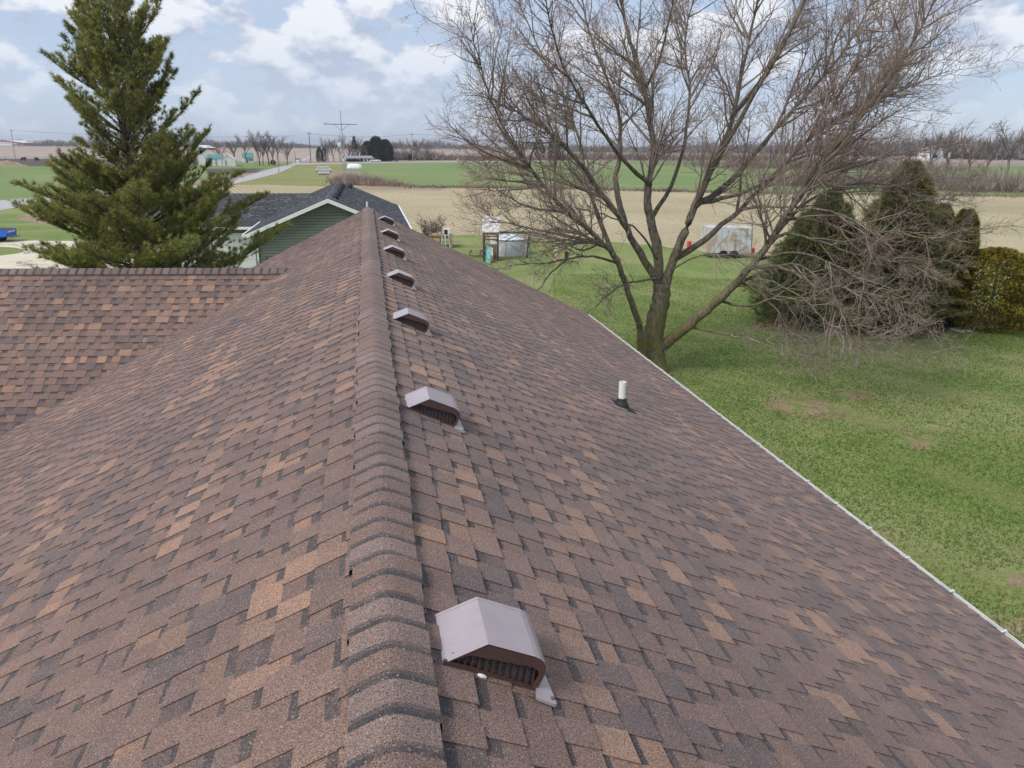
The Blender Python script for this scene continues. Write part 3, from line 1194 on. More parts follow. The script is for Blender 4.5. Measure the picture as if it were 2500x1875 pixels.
tr = random.Random(21)
base_pt = at(1600, 905, TY)
tree = thing('bare_tree', 'large bare spreading tree with mossy trunk beside the roof eave', 'tree', (base_pt.x, base_pt.y, 0))
TO = np.array([base_pt.x, base_pt.y, 0.0])
LIMBS = [
    # (points, near->far distance offset, start radius, end radius)
    ([(1413, 812), (1412, 775), (1411, 735), (1417, 690), (1428, 645), (1430, 612)], 0, 0, 0.42, 0.28),
    ([(1428, 640), (1420, 545), (1405, 470), (1398, 400), (1412, 340), (1402, 260), (1390, 180), (1362, 90), (1342, 0), (1330, -90), (1310, -170)], 0, 1.5, 0.26, 0.02),
    ([(1428, 645), (1450, 570), (1480, 500), (1502, 440), (1540, 360), (1562, 310), (1585, 250), (1602, 160), (1625, 60), (1645, -60), (1655, -150)], 0, 0.5, 0.25, 0.02),
    ([(1392, 812), (1384, 745), (1378, 695), (1352, 612), (1325, 552), (1290, 515), (1240, 470), (1190, 420), (1150, 370), (1102, 300), (1060, 215), (1035, 130), (1015, 60)], -0.3, -3.5, 0.19, 0.012),
    ([(1330, 560), (1302, 490), (1280, 430), (1264, 380), (1250, 300), (1212, 200), (1162, 100), (1120, 0), (1090, -90)], -0.8, 3.0, 0.125, 0.012),
    ([(1430, 622), (1382, 545), (1345, 480), (1300, 420), (1250, 350), (1190, 290), (1130, 250), (1080, 222), (1035, 200)], 0, -2.5, 0.20, 0.01),
    ([(1350, 487), (1330, 400), (1340, 320), (1335, 240), (1302, 150), (1270, 60), (1250, -40), (1235, -120)], 0.2, 3.5, 0.15, 0.012),
    ([(1418, 758), (1462, 722), (1502, 690), (1550, 650), (1600, 602), (1650, 540), (1700, 462), (1750, 390), (1790, 330), (1842, 270), (1902, 200), (1962, 110), (2010, 20), (2040, -60)], 0, -2.0, 0.28, 0.015),
    ([(1640, 552), (1680, 512), (1720, 506), (1780, 525), (1850, 550), (1920, 558), (1990, 575), (2050, 560)], -0.7, -3.0, 0.10, 0.01),
    ([(1498, 448), (1580, 390), (1650, 310), (1720, 230), (1800, 140), (1860, 50), (1900, -40), (1920, -110)], 0.2, 4.0, 0.16, 0.012),
    ([(1455, 560), (1520, 520), (1600, 450), (1680, 370), (1760, 290), (1850, 235), (1960, 190), (2050, 152)], 0.2, 2.0, 0.17, 0.01),
    ([(1740, 402), (1800, 372), (1870, 352), (1950, 330), (2030, 318), (2110, 300)], -1.0, -3.0, 0.09, 0.008),
    ([(1620, 580), (1680, 575), (1740, 605), (1790, 645), (1840, 692), (1885, 722), (1950, 742), (2020, 765)], -0.5, -4.0, 0.10, 0.008),
    ([(1560, 640), (1640, 590), (1710, 570), (1765, 600), (1800, 660), (1815, 720)], -0.2, -2.5, 0.085, 0.008),
    ([(1440, 600), (1390, 605), (1345, 615), (1310, 640), (1285, 665)], 0.1, -2.5, 0.075, 0.012),
    ([(1335, 570), (1290, 555), (1240, 557), (1180, 568), (1120, 572), (1060, 585)], -1.0, -3.0, 0.07, 0.008),
    ([(1225, 558), (1190, 590), (1165, 625), (1130, 650), (1095, 690), (1060, 715)], -1.6, -3.2, 0.045, 0.006),
    ([(1538, 365), (1600, 255), (1660, 150), (1722, 40), (1755, -50), (1775, -120)], 0.2, -2.5, 0.14, 0.012),
    ([(1400, 480), (1450, 400), (1480, 300), (1490, 200), (1480, 100), (1500, -20), (1510, -110)], 0.6, 4.0, 0.12, 0.012),
    ([(1405, 400), (1340, 340), (1280, 250), (1220, 150), (1190, 50), (1170, -60)], 0.4, -3.5, 0.11, 0.012),
    ([(1660, 528), (1740, 440), (1830, 400), (1920, 400), (2010, 430), (2090, 420)], -0.8, 1.5, 0.085, 0.008),
    ([(1480, 705), (1560, 722), (1640, 728), (1700, 745), (1760, 775)], -0.1, -2.2, 0.05, 0.006),
    ([(1300, 425), (1230, 400), (1150, 380), (1080, 370), (1035, 350)], 0, 2.0, 0.08, 0.008),
    ([(1500, 440), (1560, 430), (1640, 400), (1720, 330), (1790, 240), (1860, 130), (1930, 60), (1980, -30)], 0.3, 1.0, 0.11, 0.01),
    ([(1585, 250), (1640, 180), (1690, 90), (1740, -10), (1790, -110)], 0.3, 3.0, 0.09, 0.01),
    ([(1395, 190), (1430, 110), (1450, 20), (1470, -80)], 1.0, -1.0, 0.08, 0.01),
    ([(1550, 650), (1620, 660), (1680, 640), (1740, 650), (1800, 620), (1880, 640), (1950, 660)], -0.2, -3.5, 0.07, 0.007),
    ([(1300, 520), (1260, 540), (1210, 520), (1150, 500), (1090, 480), (1040, 470)], -0.9, 1.5, 0.06, 0.007),
    ([(1700, 462), (1760, 450), (1830, 470), (1890, 500), (1960, 500), (2040, 520), (2130, 490)], -1.0, -4.5, 0.07, 0.007),
    ([(1640, 560), (1720, 545), (1800, 570), (1870, 610), (1930, 640), (1990, 690)], -0.6, -3.8, 0.07, 0.006),
    ([(1600, 600), (1670, 610), (1740, 650), (1790, 700), (1840, 740), (1900, 770)], -0.3, -4.4, 0.06, 0.006),
    ([(1580, 620), (1640, 620), (1700, 660), (1745, 700), (1770, 750)], -0.1, 1.5, 0.055, 0.006),
    ([(1700, 470), (1780, 480), (1860, 520), (1930, 590), (1980, 640)], -1.0, -2.0, 0.06, 0.006),
    ([(1440, 590), (1490, 560), (1540, 550), (1590, 560), (1640, 590)], 0.1, -2.5, 0.055, 0.006),
    ([(1420, 560), (1380, 500), (1320, 470), (1250, 450), (1180, 450)], -0.2, -3.5, 0.06, 0.006),
    ([(1590, 605), (1650, 640), (1690, 690), (1710, 740), (1735, 790)], -0.3, -2.8, 0.06, 0.006),
]
lm, tw = MB(), Geo()
LP, LL, LR0, LR1 = [], [], [], []
PL = [(4.3, 0.12, 0.32, 0.6, 0.74, 0.09, 0.045, 5, 0.24, 0.0055), (4.8, 0.34, 0.66, 0.5, 0.76, 0.11, 0.04, 4, 0.15, 0.0042),
      (7.2, 0.34, 0.66, 0.28, 0.76, 0.13, 0.035, 3, 0.12, 0.0036), (1.3, 0.0, 0.0, 0.070, 1.0, 0.2, 0.02, 1, 0.1, 0.0045)]


def twig_tint(lev, p, g):
    n = len(p)
    a = np.array([(0.235, 0.200, 0.165), (0.265, 0.208, 0.176), (0.285, 0.210, 0.180), (0.220, 0.160, 0.140)][lev])
    t = np.tile(a, (n, 1))
    pale = (p[:, 2] < 4.2) & (g.random(n) < 0.35)
    t[pale] = (0.30, 0.27, 0.235)
    return t * g.uniform(0.75, 1.25, (n, 1))


for pts, d0, d1, r0, r1 in LIMBS:
    W = [np.array(p) - TO for p in limb(pts, d0, d1)]
    if pts[0][1] > 790:
        W[0] = np.array([W[0][0], W[0][1], -0.1])
    P = smooth_path(W, 4)
    L = sum(np.linalg.norm(P[i + 1] - P[i]) for i in range(len(P) - 1))
    m = len(P)
    rr = [r0 + (r1 - r0) * (k / (m - 1)) ** 0.75 for k in range(m)]
    if r0 < 0.4:
        rr = [x * 0.72 * (1 + tr.uniform(-0.07, 0.07)) for x in rr]
    if pts[0][1] > 790 and r0 > 0.4:
        rr = [x * (1 + 0.45 * math.exp(-k / 2.5)) for k, x in enumerate(rr)]
    # knobbly, not quite straight
    P2 = [p + rvec(tr) * (0.010 + (0.045 * r0 if r0 < 0.25 else 0.006)) if 0 < k < m - 1 else p for k, p in enumerate(P)]
    lm.tube(P2, rr, 10 if r0 > 0.12 else 7)
    if pts[0][1] > 790 and r0 > 0.4:
        continue
    i0 = 6 if pts[0][1] > 790 else 0
    Q = np.array(P[i0 + 1:])
    f = np.linspace(0, len(Q) - 1.001, 25)
    fi = f.astype(int)
    LP.append(Q[fi] + (Q[fi + 1] - Q[fi]) * (f - fi)[:, None])
    LL.append(L)
    LR0.append(r0)
    LR1.append(r1)
lm.build('trunk', M_BARK, tree, smooth=True)
g21 = np.random.default_rng(21)
sprout(tw, np.array(LP), np.array(LL), np.array(LR0), np.array(LR1), PL, g21, twig_tint)
tw.build('crown', M_TWIG, tree)
print('TWIGQUADS', sum(len(q) for q in tw.Q))


# ---- pine
PY = 27.0
prd = random.Random(8)
pb = at(345, 640, PY)
pine = thing('pine_tree', 'tall green white pine standing behind the left wing roof', 'tree', (pb.x, pb.y, 0))
LEFT = [(-30, 262), (10, 215), (42, 180), (90, 145), (140, 118), (200, 120), (250, 130), (320, 172), (380, 195), (420, 140), (455, 110), (490, 50), (520, 30), (560, 55), (600, 90), (650, 80), (720, 90), (850, 120)]
RIGHT = [(-30, 300), (10, 345), (50, 400), (100, 432), (150, 470), (200, 505), (240, 540), (270, 565), (320, 525), (390, 515), (425, 600), (455, 670), (500, 650), (560, 660), (600, 725), (650, 720), (720, 680), (850, 600)]


def interp(tab, y):
    return float(np.interp(y, [a for a, _ in tab], [b for _, b in tab]))


tb, br, nd = MB(), Geo(), Leaves()
g8 = np.random.default_rng(8)
ztop = at(262, 16, PY).z
tb.tube([(0, 0, 0), (0.02, 0, 3), (0.0, 0.03, 6), (-0.02, 0, 9), (0.0, 0.02, ztop)], [0.24, 0.20, 0.15, 0.085, 0.015], 9)
tb.tube([(0, 0, 7.4), (0.35, 0.1, 8.6), (0.5, 0.1, 10.2), (0.62, 0.0, 11.3)], [0.09, 0.07, 0.045, 0.012], 6)
B0, BD, BL, BF = [], [], [], []
zz = 1.1
while zz < ztop - 0.15:
    frac = max(0.0, (zz - 1.9) / (ztop - 1.9))
    nb = prd.choice((6, 7, 8)) if frac < 0.85 else 4
    ph = prd.uniform(0, 6.28)
    for k in range(nb):
        az = ph + k * 2 * math.pi / nb + prd.uniform(-0.6, 0.6)
        ca_, sa_ = math.cos(az), math.sin(az)
        rise = 0.16 + 0.85 * frac + prd.uniform(-0.20, 0.30)
        reach = 2.0
        for it in range(2):              # the outline is met where the tip ends
            yl = proj((pb.x, pb.y, zz + rise * reach * 0.9))[1]
            xl, xr = interp(LEFT, yl), interp(RIGHT, yl)
            cx = proj((pb.x, pb.y, zz + rise * reach * 0.9))[0]
            ext = (max(xr - cx, 8) if ca_ > 0 else max(cx - xl, 8)) * mpp(PY)
            mean = 0.5 * (xr - xl) * mpp(PY)
            reach = (abs(ca_) * ext + (1 - abs(ca_)) * mean * 0.95)
        reach *= prd.choice((prd.uniform(0.35, 0.75), prd.uniform(0.7, 0.95), prd.uniform(0.85, 1.08))) * (0.93 if ca_ < 0 and frac > 0.4 else 1.0)
        if reach < 0.1:
            continue
        B0.append((0, 0, zz))
        BD.append((ca_, sa_, rise - 0.1))
        BL.append(reach * math.sqrt(1 + rise * rise) * 0.97)
        BF.append(frac)
    zz += (prd.uniform(0.20, 0.30) if frac < 0.4 else prd.uniform(0.27, 0.40)) if frac < 0.85 else 0.24
B0, BD, BL, BF = map(np.array, (B0, BD, BL, BF))
BP = paths(B0, BD, BL, 6, 0.05, np.stack([0 * BF, 0 * BF, 0.05 + 0.04 * BF], 1), g8)
br.tubes(BP, 0.012 * BL + 0.006, np.full(len(BL), 0.004), np.tile((0.12, 0.10, 0.08), (len(BL), 1)), 4)
idx = np.repeat(np.arange(len(BL)), (BL * np.where(BF < 0.4, 15, 12) + np.where(BF < 0.4, 5, 3)).astype(int))
t = g8.uniform(0.2, 1.0, len(idx)) ** 0.75
p, par = along(BP, idx, t)
sd_ = unit(np.cross(par, np.array([0, 0, 1.0]))) * g8.choice((-1, 1), (len(idx), 1))
n_ = len(idx)
dd = unit(par * g8.uniform(0.5, 1.0, (n_, 1)) + sd_ * g8.uniform(0.4, 1.0, (n_, 1)) + np.stack([0 * t, 0 * t, g8.uniform(-0.05, 0.5, n_)], 1))
l = np.minimum((0.20 + 0.38 * BL[idx] * (1.02 - t)) * g8.uniform(0.5, 1.1, n_), 1.2)
SP = paths(p, dd, l, 3, 0.08, np.array([0, 0, 0.08]), g8)
br.tubes(SP, np.full(n_, 0.006), np.full(n_, 0.003), np.tile((0.13, 0.11, 0.085), (n_, 1)), 3)
hue = g8.uniform(0.8, 1.2, len(BL))[idx]
ti = np.repeat(np.arange(n_), np.maximum(3, (l * 12).astype(int)))
tt = g8.uniform(0.15, 1.0, len(ti))
tt[g8.random(len(ti)) < 0.25] = 1.0
pp, tp = along(SP, ti, tt)
dr = tp + g8.normal(0, 0.3, tp.shape) + np.array([0, 0, 0.25])
gg = (g8.uniform(0.7, 1.3, len(ti)) * hue[ti])[:, None]
warm = (g8.random(len(ti)) < 0.62)[:, None]
tint = np.where(warm, np.array([[0.335, 0.320, 0.090]]), np.array([[0.205, 0.245, 0.095]])) * gg
nd.tufts(pp, dr, 11, 0.165, 0.0075, 0.6, tint, g8)
nd.tufts(BP[:, -1], BP[:, -1] - BP[:, -2], 12, 0.20, 0.010, 0.5, np.tile((0.15, 0.18, 0.05), (len(BL), 1)), g8)
tb.build('trunk', M_PINEBARK, pine, smooth=True)
br.build('branches', M_TWIG, pine)
nd.build('crown', M_NEEDLE, pine)
print('TUFTS', len(ti))
#MARK_END_TREES

# ------------------------------------------------------------------ evergreens and shrubs in the yard
def evergreen(name, label, px, base_y, top_y, prof, n, L, w, cols, seed, cat='tree', up_=0.3, spread=0.5, nb=6, group=None, lump=0.25, core=True, z0=0.05):
    """prof: list of (height fraction, radius in m); foliage sprays fill an uneven shell round a dark stem"""
    g = np.random.default_rng(seed)
    b = gp(px, base_y)
    top = at(px, top_y, b.y).z
    t = thing(name, label, cat, (b.x, b.y, 0), 0, group)
    lv = Leaves()
    hf = g.uniform(0, 1, n) ** 0.9
    az = g.uniform(0, 2 * math.pi, n)
    R = np.interp(hf, [a for a, _ in prof], [r for _, r in prof])
    # lumps: branches that stand out
    ph = g.uniform(0, 6.28, 6)
    bump = sum(np.sin(az * k1 + hf * top * k2 + p_) for k1, k2, p_ in zip((2, 3, 5, 7, 4, 9), (5, 9, 3, 12, 16, 7), ph)) / 6
    R = R * (1 + lump * 1.6 * bump) * (1 - 0.55 * g.random(n) ** 2.2)
    p = np.stack([R * np.cos(az), R * np.sin(az), z0 + hf * (top - z0)], 1)
    d = np.stack([np.cos(az), np.sin(az), np.full(n, up_)], 1)
    ci = g.integers(0, len(cols), n)
    tint = np.array(cols)[ci] * g.uniform(0.65, 1.35, (n, 1)) * (1 + 0.35 * bump[:, None])
    lv.tufts(p, d, nb, L, w, spread, np.clip(tint, 0.004, 1), g)
    tk = MB()
    tk.tube([(0, 0, 0), (0, 0, top * 0.5), (0, 0, top * 0.96)], [0.05 * top ** 0.5, 0.03 * top ** 0.5, 0.008], 7)
    tk.build('trunk', M_PINEBARK, t)
    lv.build('crown', M_NEEDLE, t)
    return t


GREEN = [(0.15, 0.18, 0.07), (0.23, 0.235, 0.085), (0.32, 0.275, 0.10)]
DKGREEN = [(0.13, 0.165, 0.065), (0.18, 0.20, 0.08), (0.25, 0.235, 0.095)]
evergreen('spruce_tree', 'broad green spruce behind the bare tree, taller of the two', 2165, 800, 398, [(0, 1.5), (0.12, 2.05), (0.4, 1.7), (0.75, 0.95), (0.93, 0.42), (1, 0.08)], 15000, 0.30, 0.016, GREEN, 31, up_=0.15, spread=0.4, nb=7, lump=0.42)
evergreen('spruce_tree', 'dark spruce half hidden behind the bare branches, left of the taller spruce', 1990, 790, 470, [(0, 1.9), (0.15, 2.6), (0.5, 1.8), (0.8, 0.9), (1, 0.08)], 12000, 0.30, 0.016, DKGREEN, 32, up_=0.1, spread=0.4, nb=7, lump=0.42)
evergreen('arborvitae', 'narrow columnar evergreen shrub beside the golden bush', 2312, 795, 513, [(0, 0.50), (0.3, 0.66), (0.7, 0.62), (0.9, 0.46), (1, 0.15)], 8500, 0.13, 0.015, [(0.21, 0.20, 0.035), (0.28, 0.245, 0.04), (0.10, 0.11, 0.03)], 33, 'shrub', 1.0, 0.35, 6, lump=0.12)
evergreen('arborvitae', 'narrow columnar evergreen shrub between the spruce and its wider twin', 2258, 790, 500, [(0, 0.42), (0.3, 0.58), (0.7, 0.52), (0.9, 0.38), (1, 0.12)], 8000, 0.13, 0.015, [(0.19, 0.185, 0.035), (0.25, 0.22, 0.04), (0.09, 0.10, 0.03)], 34, 'shrub', 1.0, 0.35, 6, lump=0.12)
GOLD = [(0.52, 0.39, 0.05), (0.36, 0.30, 0.05), (0.16, 0.155, 0.035), (0.12, 0.12, 0.03)]
evergreen('golden_shrub', 'rounded golden evergreen bush at the lawn edge', 2408, 800, 608, [(0, 1.5), (0.2, 2.0), (0.5, 2.05), (0.75, 1.65), (0.92, 0.95), (1, 0.35)], 10000, 0.13, 0.016, GOLD, 35, 'shrub', 0.6, 0.5, 7, lump=0.32)
evergreen('golden_shrub', 'golden bush cut off by the right edge of the picture', 2510, 795, 655, [(0, 0.8), (0.25, 1.15), (0.55, 1.15), (0.8, 0.85), (1, 0.2)], 4500, 0.13, 0.016, GOLD, 36, 'shrub', 0.6, 0.5, 7, lump=0.32)
patch('mulch_bed', [(1830, 797), (1900, 806), (2100, 808), (2280, 802), (2420, 801), (2620, 800), (2620, 770), (2300, 770), (1900, 775)], 0.056, M_LITTER, rough=0.01)

# lawn blades where the lawn is near enough to see them
gl = np.random.default_rng(77)
NB = 190000
rr_ = gl.uniform(9.5, 46, NB)
az_ = np.radians(gl.uniform(3, 42, NB))
X, Y = rr_ * np.sin(az_), rr_ * np.cos(az_)
xl_ = X * math.cos(YAW) + Y * math.sin(YAW)
yl_ = -X * math.sin(YAW) + Y * math.cos(YAW)
ok = ~((xl_ < 5.9) & (yl_ < 19.9)) & (Y < 47)
for cx_, cy_, sx_, sy_ in ((1960, 995, 1.1, 0.65), (2090, 967, 0.7, 0.45), (2248, 1082, 0.7, 0.4), (2268, 1050, 0.45, 0.35), (2480, 1418, 0.6, 0.4)):
    c_ = gp(cx_, cy_)
    ok &= (((X - c_.x) / sx_) ** 2 + ((Y - c_.y) / sy_) ** 2 > 0.2 + 1.2 * gl.random(NB))
X, Y, rr_ = X[ok], Y[ok], rr_[ok]
pat = np.sin(X * 0.9 + 1.3 * np.sin(Y * 0.5)) * np.sin(Y * 0.7 + 1.1 * np.sin(X * 0.6)) + 0.6 * np.sin(X * 2.3 + Y * 1.7)
base = np.where(pat[:, None] > gl.normal(0.7, 0.5, len(X))[:, None], np.array([[0.36, 0.33, 0.175]]), np.array([[0.135, 0.205, 0.050]]))
base = base * gl.uniform(0.9, 1.4, (len(X), 1))
bl = Leaves()
Pg = np.stack([X, Y, np.full(len(X), 0.045)], 1)
bl.tufts(Pg, np.tile((0, 0, 1.0), (len(X), 1)), 2, 0.035 + 0.05 * gl.random(len(X)) ** 2 + 0.05 * (gl.random(len(X)) < 0.04), 0.004 + 0.00025 * rr_.mean(), 0.55, base, gl)
o = bl.build('lawn_grass', M_NEEDLE)
tag(o, 'short green and straw coloured grass blades of the lawn', 'grass', kind='stuff')

# twigs shed by the tree on the lawn
tg = Geo()
gt = np.random.default_rng(15)
for cx, cy, n, s in ((1950, 985, 60, 1.3), (2090, 968, 20, 0.6), (2250, 1070, 26, 0.7), (2050, 1030, 26, 1.8), (1860, 1010, 14, 0.8), (1950, 1110, 5, 0.4), (2420, 950, 16, 1.0)):
    c = gp(cx, cy)
    p = np.stack([gt.normal(c.x, s, n), gt.normal(c.y, s * 0.6, n), np.full(n, 0.07)], 1)
    a = gt.uniform(0, 6.28, n)
    P = paths(p, np.stack([np.cos(a), np.sin(a), 0 * a], 1), gt.uniform(0.15, 0.7, n), 3, 0.12, np.zeros(3), gt)
    P[..., 2] = 0.065 + gt.uniform(0, 0.03, P.shape[:2])
    tg.tubes(P, np.full(n, 0.009), np.full(n, 0.004), np.tile((0.36, 0.28, 0.19), (n, 1)) * gt.uniform(0.5, 1.4, (n, 1)), 3)
o = tg.build('fallen_twigs', M_TWIG)
tag(o, 'scattered fallen twigs on the lawn below the bare tree', 'twigs', kind='stuff')

# concrete slab let into the lawn
M_CONC = plain('weathered_concrete', (0.66, 0.61, 0.54), 0.9, 0.15, 5.0)
q = [gp(2317, 808), gp(2337, 804.5), gp(2372, 812.5), gp(2346, 816)]
mb = MB()
mb.face([(p.x, p.y, 0.10) for p in q])
for k in range(4):
    a, b = q[k], q[(k + 1) % 4]
    mb.face(((a.x, a.y, 0.10), (a.x, a.y, 0.03), (b.x, b.y, 0.03), (b.x, b.y, 0.10)))
slab = mb.build('concrete_slab', M_CONC, recalc=True)
tag(slab, 'small pale concrete slab set in the lawn by the golden bush', 'slab')
mb = MB()
c = gp(2343, 809.5)
mb.lathe([(0.12, 0.100), (0.11, 0.106), (0.05, 0.108)], 12, (c.x, c.y, 0))
o = mb.build('lid', plain('rusty_lid', (0.16, 0.08, 0.05), 0.8))
o.parent = slab

# ------------------------------------------------------------------ neighbour's house
M_SAGE = plain('sage_vinyl_siding', (0.165, 0.190, 0.155), 0.5, 0.06, 1.0)
M_SLATE = tinted('charcoal_asphalt_granules', rough=0.9, speck=0.35, speck_scale=60.0, lo=0.85, hi=1.15, scale=0.6, spec=0.35)
M_TRIM = plain('white_trim', (0.76, 0.78, 0.78), 0.5, 0.04, 2.0)
M_BLACK = plain('black_plastic', (0.012, 0.013, 0.015), 0.6, 0.2)
NY0, NY1 = 42.0, 61.4
NX, NZ, NP = -2.02, 4.67, 0.419
NH = 4.30
neigh = thing('neighbour_house', 'sage green house with white trim and charcoal shingled roof beyond our ridge', 'house', (0, 0, 0), YAW)
na = math.atan(NP)
nca, nsa = math.cos(na), math.sin(na)
mb = MB()
for s_ in (-1, 1):
    p = [(NX, NZ), (NX + s_ * NH, NZ - NP * NH), (NX + s_ * NH, NZ - NP * NH - 0.15), (NX, NZ - 0.15)]
    lo, hi = [(x, NY0, z) for x, z in p], [(x, NY1, z) for x, z in p]
    for k in range(4):
        mb.face((lo[k], lo[(k + 1) % 4], hi[(k + 1) % 4], hi[k]))
    mb.face(lo)
    mb.face(hi[::-1])
nroof = mb.build('main_roof', M_DECK, neigh, recalc=True)
r9 = random.Random(9)
for s_ in (-1, 1):
    pcs = shingle_pieces((NX, 0, NZ), (0, 1, 0), (s_ * nca, 0, -nsa), (s_ * nsa, 0, nca), NY0 - 0.02, NY1 + 0.02, NH / nca + 0.02, charcoal, r9, dark=(0.02, 0.021, 0.025), k=1.4)
    pieces_mesh('shingles', pcs, M_SLATE, nroof)
# ridge cap strip
mb = MB()
y = NY0
while y < NY1:
    for s_ in (-1, 1):
        mb.face(((NX, y, NZ + 0.035), (NX, y + 0.2, NZ + 0.045), (NX + s_ * 0.16, y + 0.2, NZ - 0.16 * NP + 0.030), (NX + s_ * 0.16, y, NZ - 0.16 * NP + 0.02)), charcoal(r9))
    y += 0.2
o = mb.build('ridge_caps', M_SLATE, nroof)
o['kind'] = 'stuff'
# wing to the left with its own ridge
VZ, VY, VH, VX1 = 4.30, 52.6, 4.0, -14.2
va = NP
mb = MB()
for s_ in (-1, 1):
    p = [(VY, VZ), (VY + s_ * VH, VZ - va * VH), (VY + s_ * VH, VZ - va * VH - 0.15), (VY, VZ - 0.15)]
    lo, hi = [(NX - 0.5, y, z) for y, z in p], [(VX1, y, z) for y, z in p]
    for k in range(4):
        mb.face((lo[k], lo[(k + 1) % 4], hi[(k + 1) % 4], hi[k]))
    mb.face(hi)
nwing = mb.build('wing_roof', M_DECK, neigh, recalc=True)
pcs = shingle_pieces((0, VY, VZ), (-1, 0, 0), (0, -nca, -nsa), (0, -nsa, nca), 2.6, -VX1, VH / nca + 0.02, charcoal, r9, dark=(0.02, 0.021, 0.025), k=1.4)
pieces_mesh('shingles', pcs, M_SLATE, nwing)
# lapped siding on the gable end
sid = MB()
wx0, wx1 = NX - NH + 0.42, NX + NH - 0.42
gy = NY0 + 0.38
zb = 0.0
LAP = 0.15
while zb < NZ - 0.25:
    zt = min(zb + LAP, NZ - 0.22)

    def half(z):
        return min(wx1 - NX, max(0.0, (NZ - 0.18 - z) / NP))
    zg = zb + 0.03
    h0q, hgq, h1q = half(zb), half(zg), half(zt)
    sid.face(((NX - h0q, gy + 0.004, zb), (NX + h0q, gy + 0.004, zb), (NX + hgq, gy + 0.004, zg), (NX - hgq, gy + 0.004, zg)))
    sid.face(((NX - hgq, gy - 0.036, zg), (NX - hgq, gy + 0.004, zg), (NX + hgq, gy + 0.004, zg), (NX + hgq, gy - 0.036, zg)))
    sid.face(((NX - hgq, gy - 0.036, zg), (NX + hgq, gy - 0.036, zg), (NX + h1q, gy - 0.030, zt), (NX - h1q, gy - 0.030, zt)))
    sid.face(((NX - h1q, gy - 0.030, zt), (NX + h1q, gy - 0.030, zt), (NX + h1q, gy + 0.004, zt), (NX - h1q, gy + 0.004, zt)))
    zb += LAP
sid.build('siding', M_SAGE, neigh)
wl_ = MB()
ez = NZ - NP * NH - 0.16
wl_.box(wx0, wx0 + 0.15, gy + 0.01, NY1 - 0.4, 0, ez)
wl_.box(wx1 - 0.15, wx1, gy + 0.01, NY1 - 0.4, 0, ez)
wl_.face([(wx0, NY1 - 0.4, 0), (wx1, NY1 - 0.4, 0), (wx1, NY1 - 0.4, ez), (NX, NY1 - 0.4, NZ - 0.2), (wx0, NY1 - 0.4, ez)])
wl_.box(VX1 + 0.4, wx0, VY - VH + 0.45, VY + VH - 0.45, 0, VZ - va * VH - 0.02)
wl_.build('wall', M_SAGE, neigh)
for s_ in (-1, 1):
    f = MB()
    a = Vector((NX, NY0 - 0.03, NZ - 0.015))
    b = Vector((NX + s_ * (NH + 0.03), NY0 - 0.03, NZ - NP * (NH + 0.03) - 0.015))
    dn = Vector((0, 0, -0.21))
    bk = Vector((0, 0.04, 0))
    f.face((a, b, b + dn, a + dn))
    f.face((a, a + bk, b + bk, b))
    f.face((a + dn, b + dn, b + dn + Vector((0, 0.4, 0)), a + dn + Vector((0, 0.4, 0))))
    f.build('rake_board', M_TRIM, neigh)
    g_ = MB()
    ex, ezz = NX + s_ * NH, NZ - NP * NH
    g_.box(min(ex + s_ * 0.01, ex + s_ * 0.13), max(ex + s_ * 0.01, ex + s_ * 0.13), NY0 - 0.02, NY1, ezz - 0.15, ezz - 0.01)
    g_.build('gutter', M_TRIM, neigh)
f = MB()
f.box(VX1, NX - NH + 0.5, VY - VH - 0.12, VY - VH - 0.005, VZ - va * VH - 0.17, VZ - va * VH - 0.02)
f.build('gutter', M_TRIM, neigh)
f = MB()
f.tube([(NX - NH + 0.55, gy - 0.08, 0.1), (NX - NH + 0.55, gy - 0.08, 2.5), (NX - NH + 0.1, NY0 + 0.1, 2.8)], 0.045, 6)
f.build('downspout', M_TRIM, neigh)
# garage doors and windows of the wing
for x0, x1 in ((-9.4, -6.7), (-13.2, -10.2)):
    d_ = MB()
    d_.box(x0, x1, VY - VH + 0.40, VY - VH + 0.44, 0.05, 2.2)
    gd = d_.build('garage_door', M_TRIM, neigh)
    for k in range(1, 4):
        s_ = MB()
        s_.box(x0 + 0.05, x1 - 0.05, VY - VH + 0.385, VY - VH + 0.395, 0.05 + k * 0.54 - 0.51, 0.05 + k * 0.54 - 0.03)
        s_.build('panel', M_TRIM, gd)
nv = MB()
nv.lathe([(0.17, 0), (0.17, 0.10), (0.10, 0.16), (0.03, 0.17)], 12)
first = None
for k, (x, y) in enumerate(((-1.68, 43.95), (-1.66, 46.4), (-1.65, 48.8), (-1.64, 51.3), (-1.63, 54.0), (-1.64, 56.7), (-1.21, 58.2), (-1.19, 60.6))):
    if first is None:
        o = first = nv.build('roof_vent', M_BLACK, nroof)
    else:
        o = first.copy()
        col.objects.link(o)
        o.parent = nroof
    o.location = (x, y, NZ - NP * (x - NX) + 0.01)
    o.rotation_euler = (0, na, 0)
    o.scale = (1, 1.25, 1)
f = MB()
f.lathe([(0.05, -0.05), (0.05, 0.42), (0.035, 0.42)], 12, (-0.02, 45.4, NZ - NP * 2.0))
f.lathe([(0.13, -0.04), (0.09, 0.06), (0.055, 0.08)], 12, (-0.02, 45.4, NZ - NP * 2.0))
f.build('vent_pipe', M_TRIM, neigh)

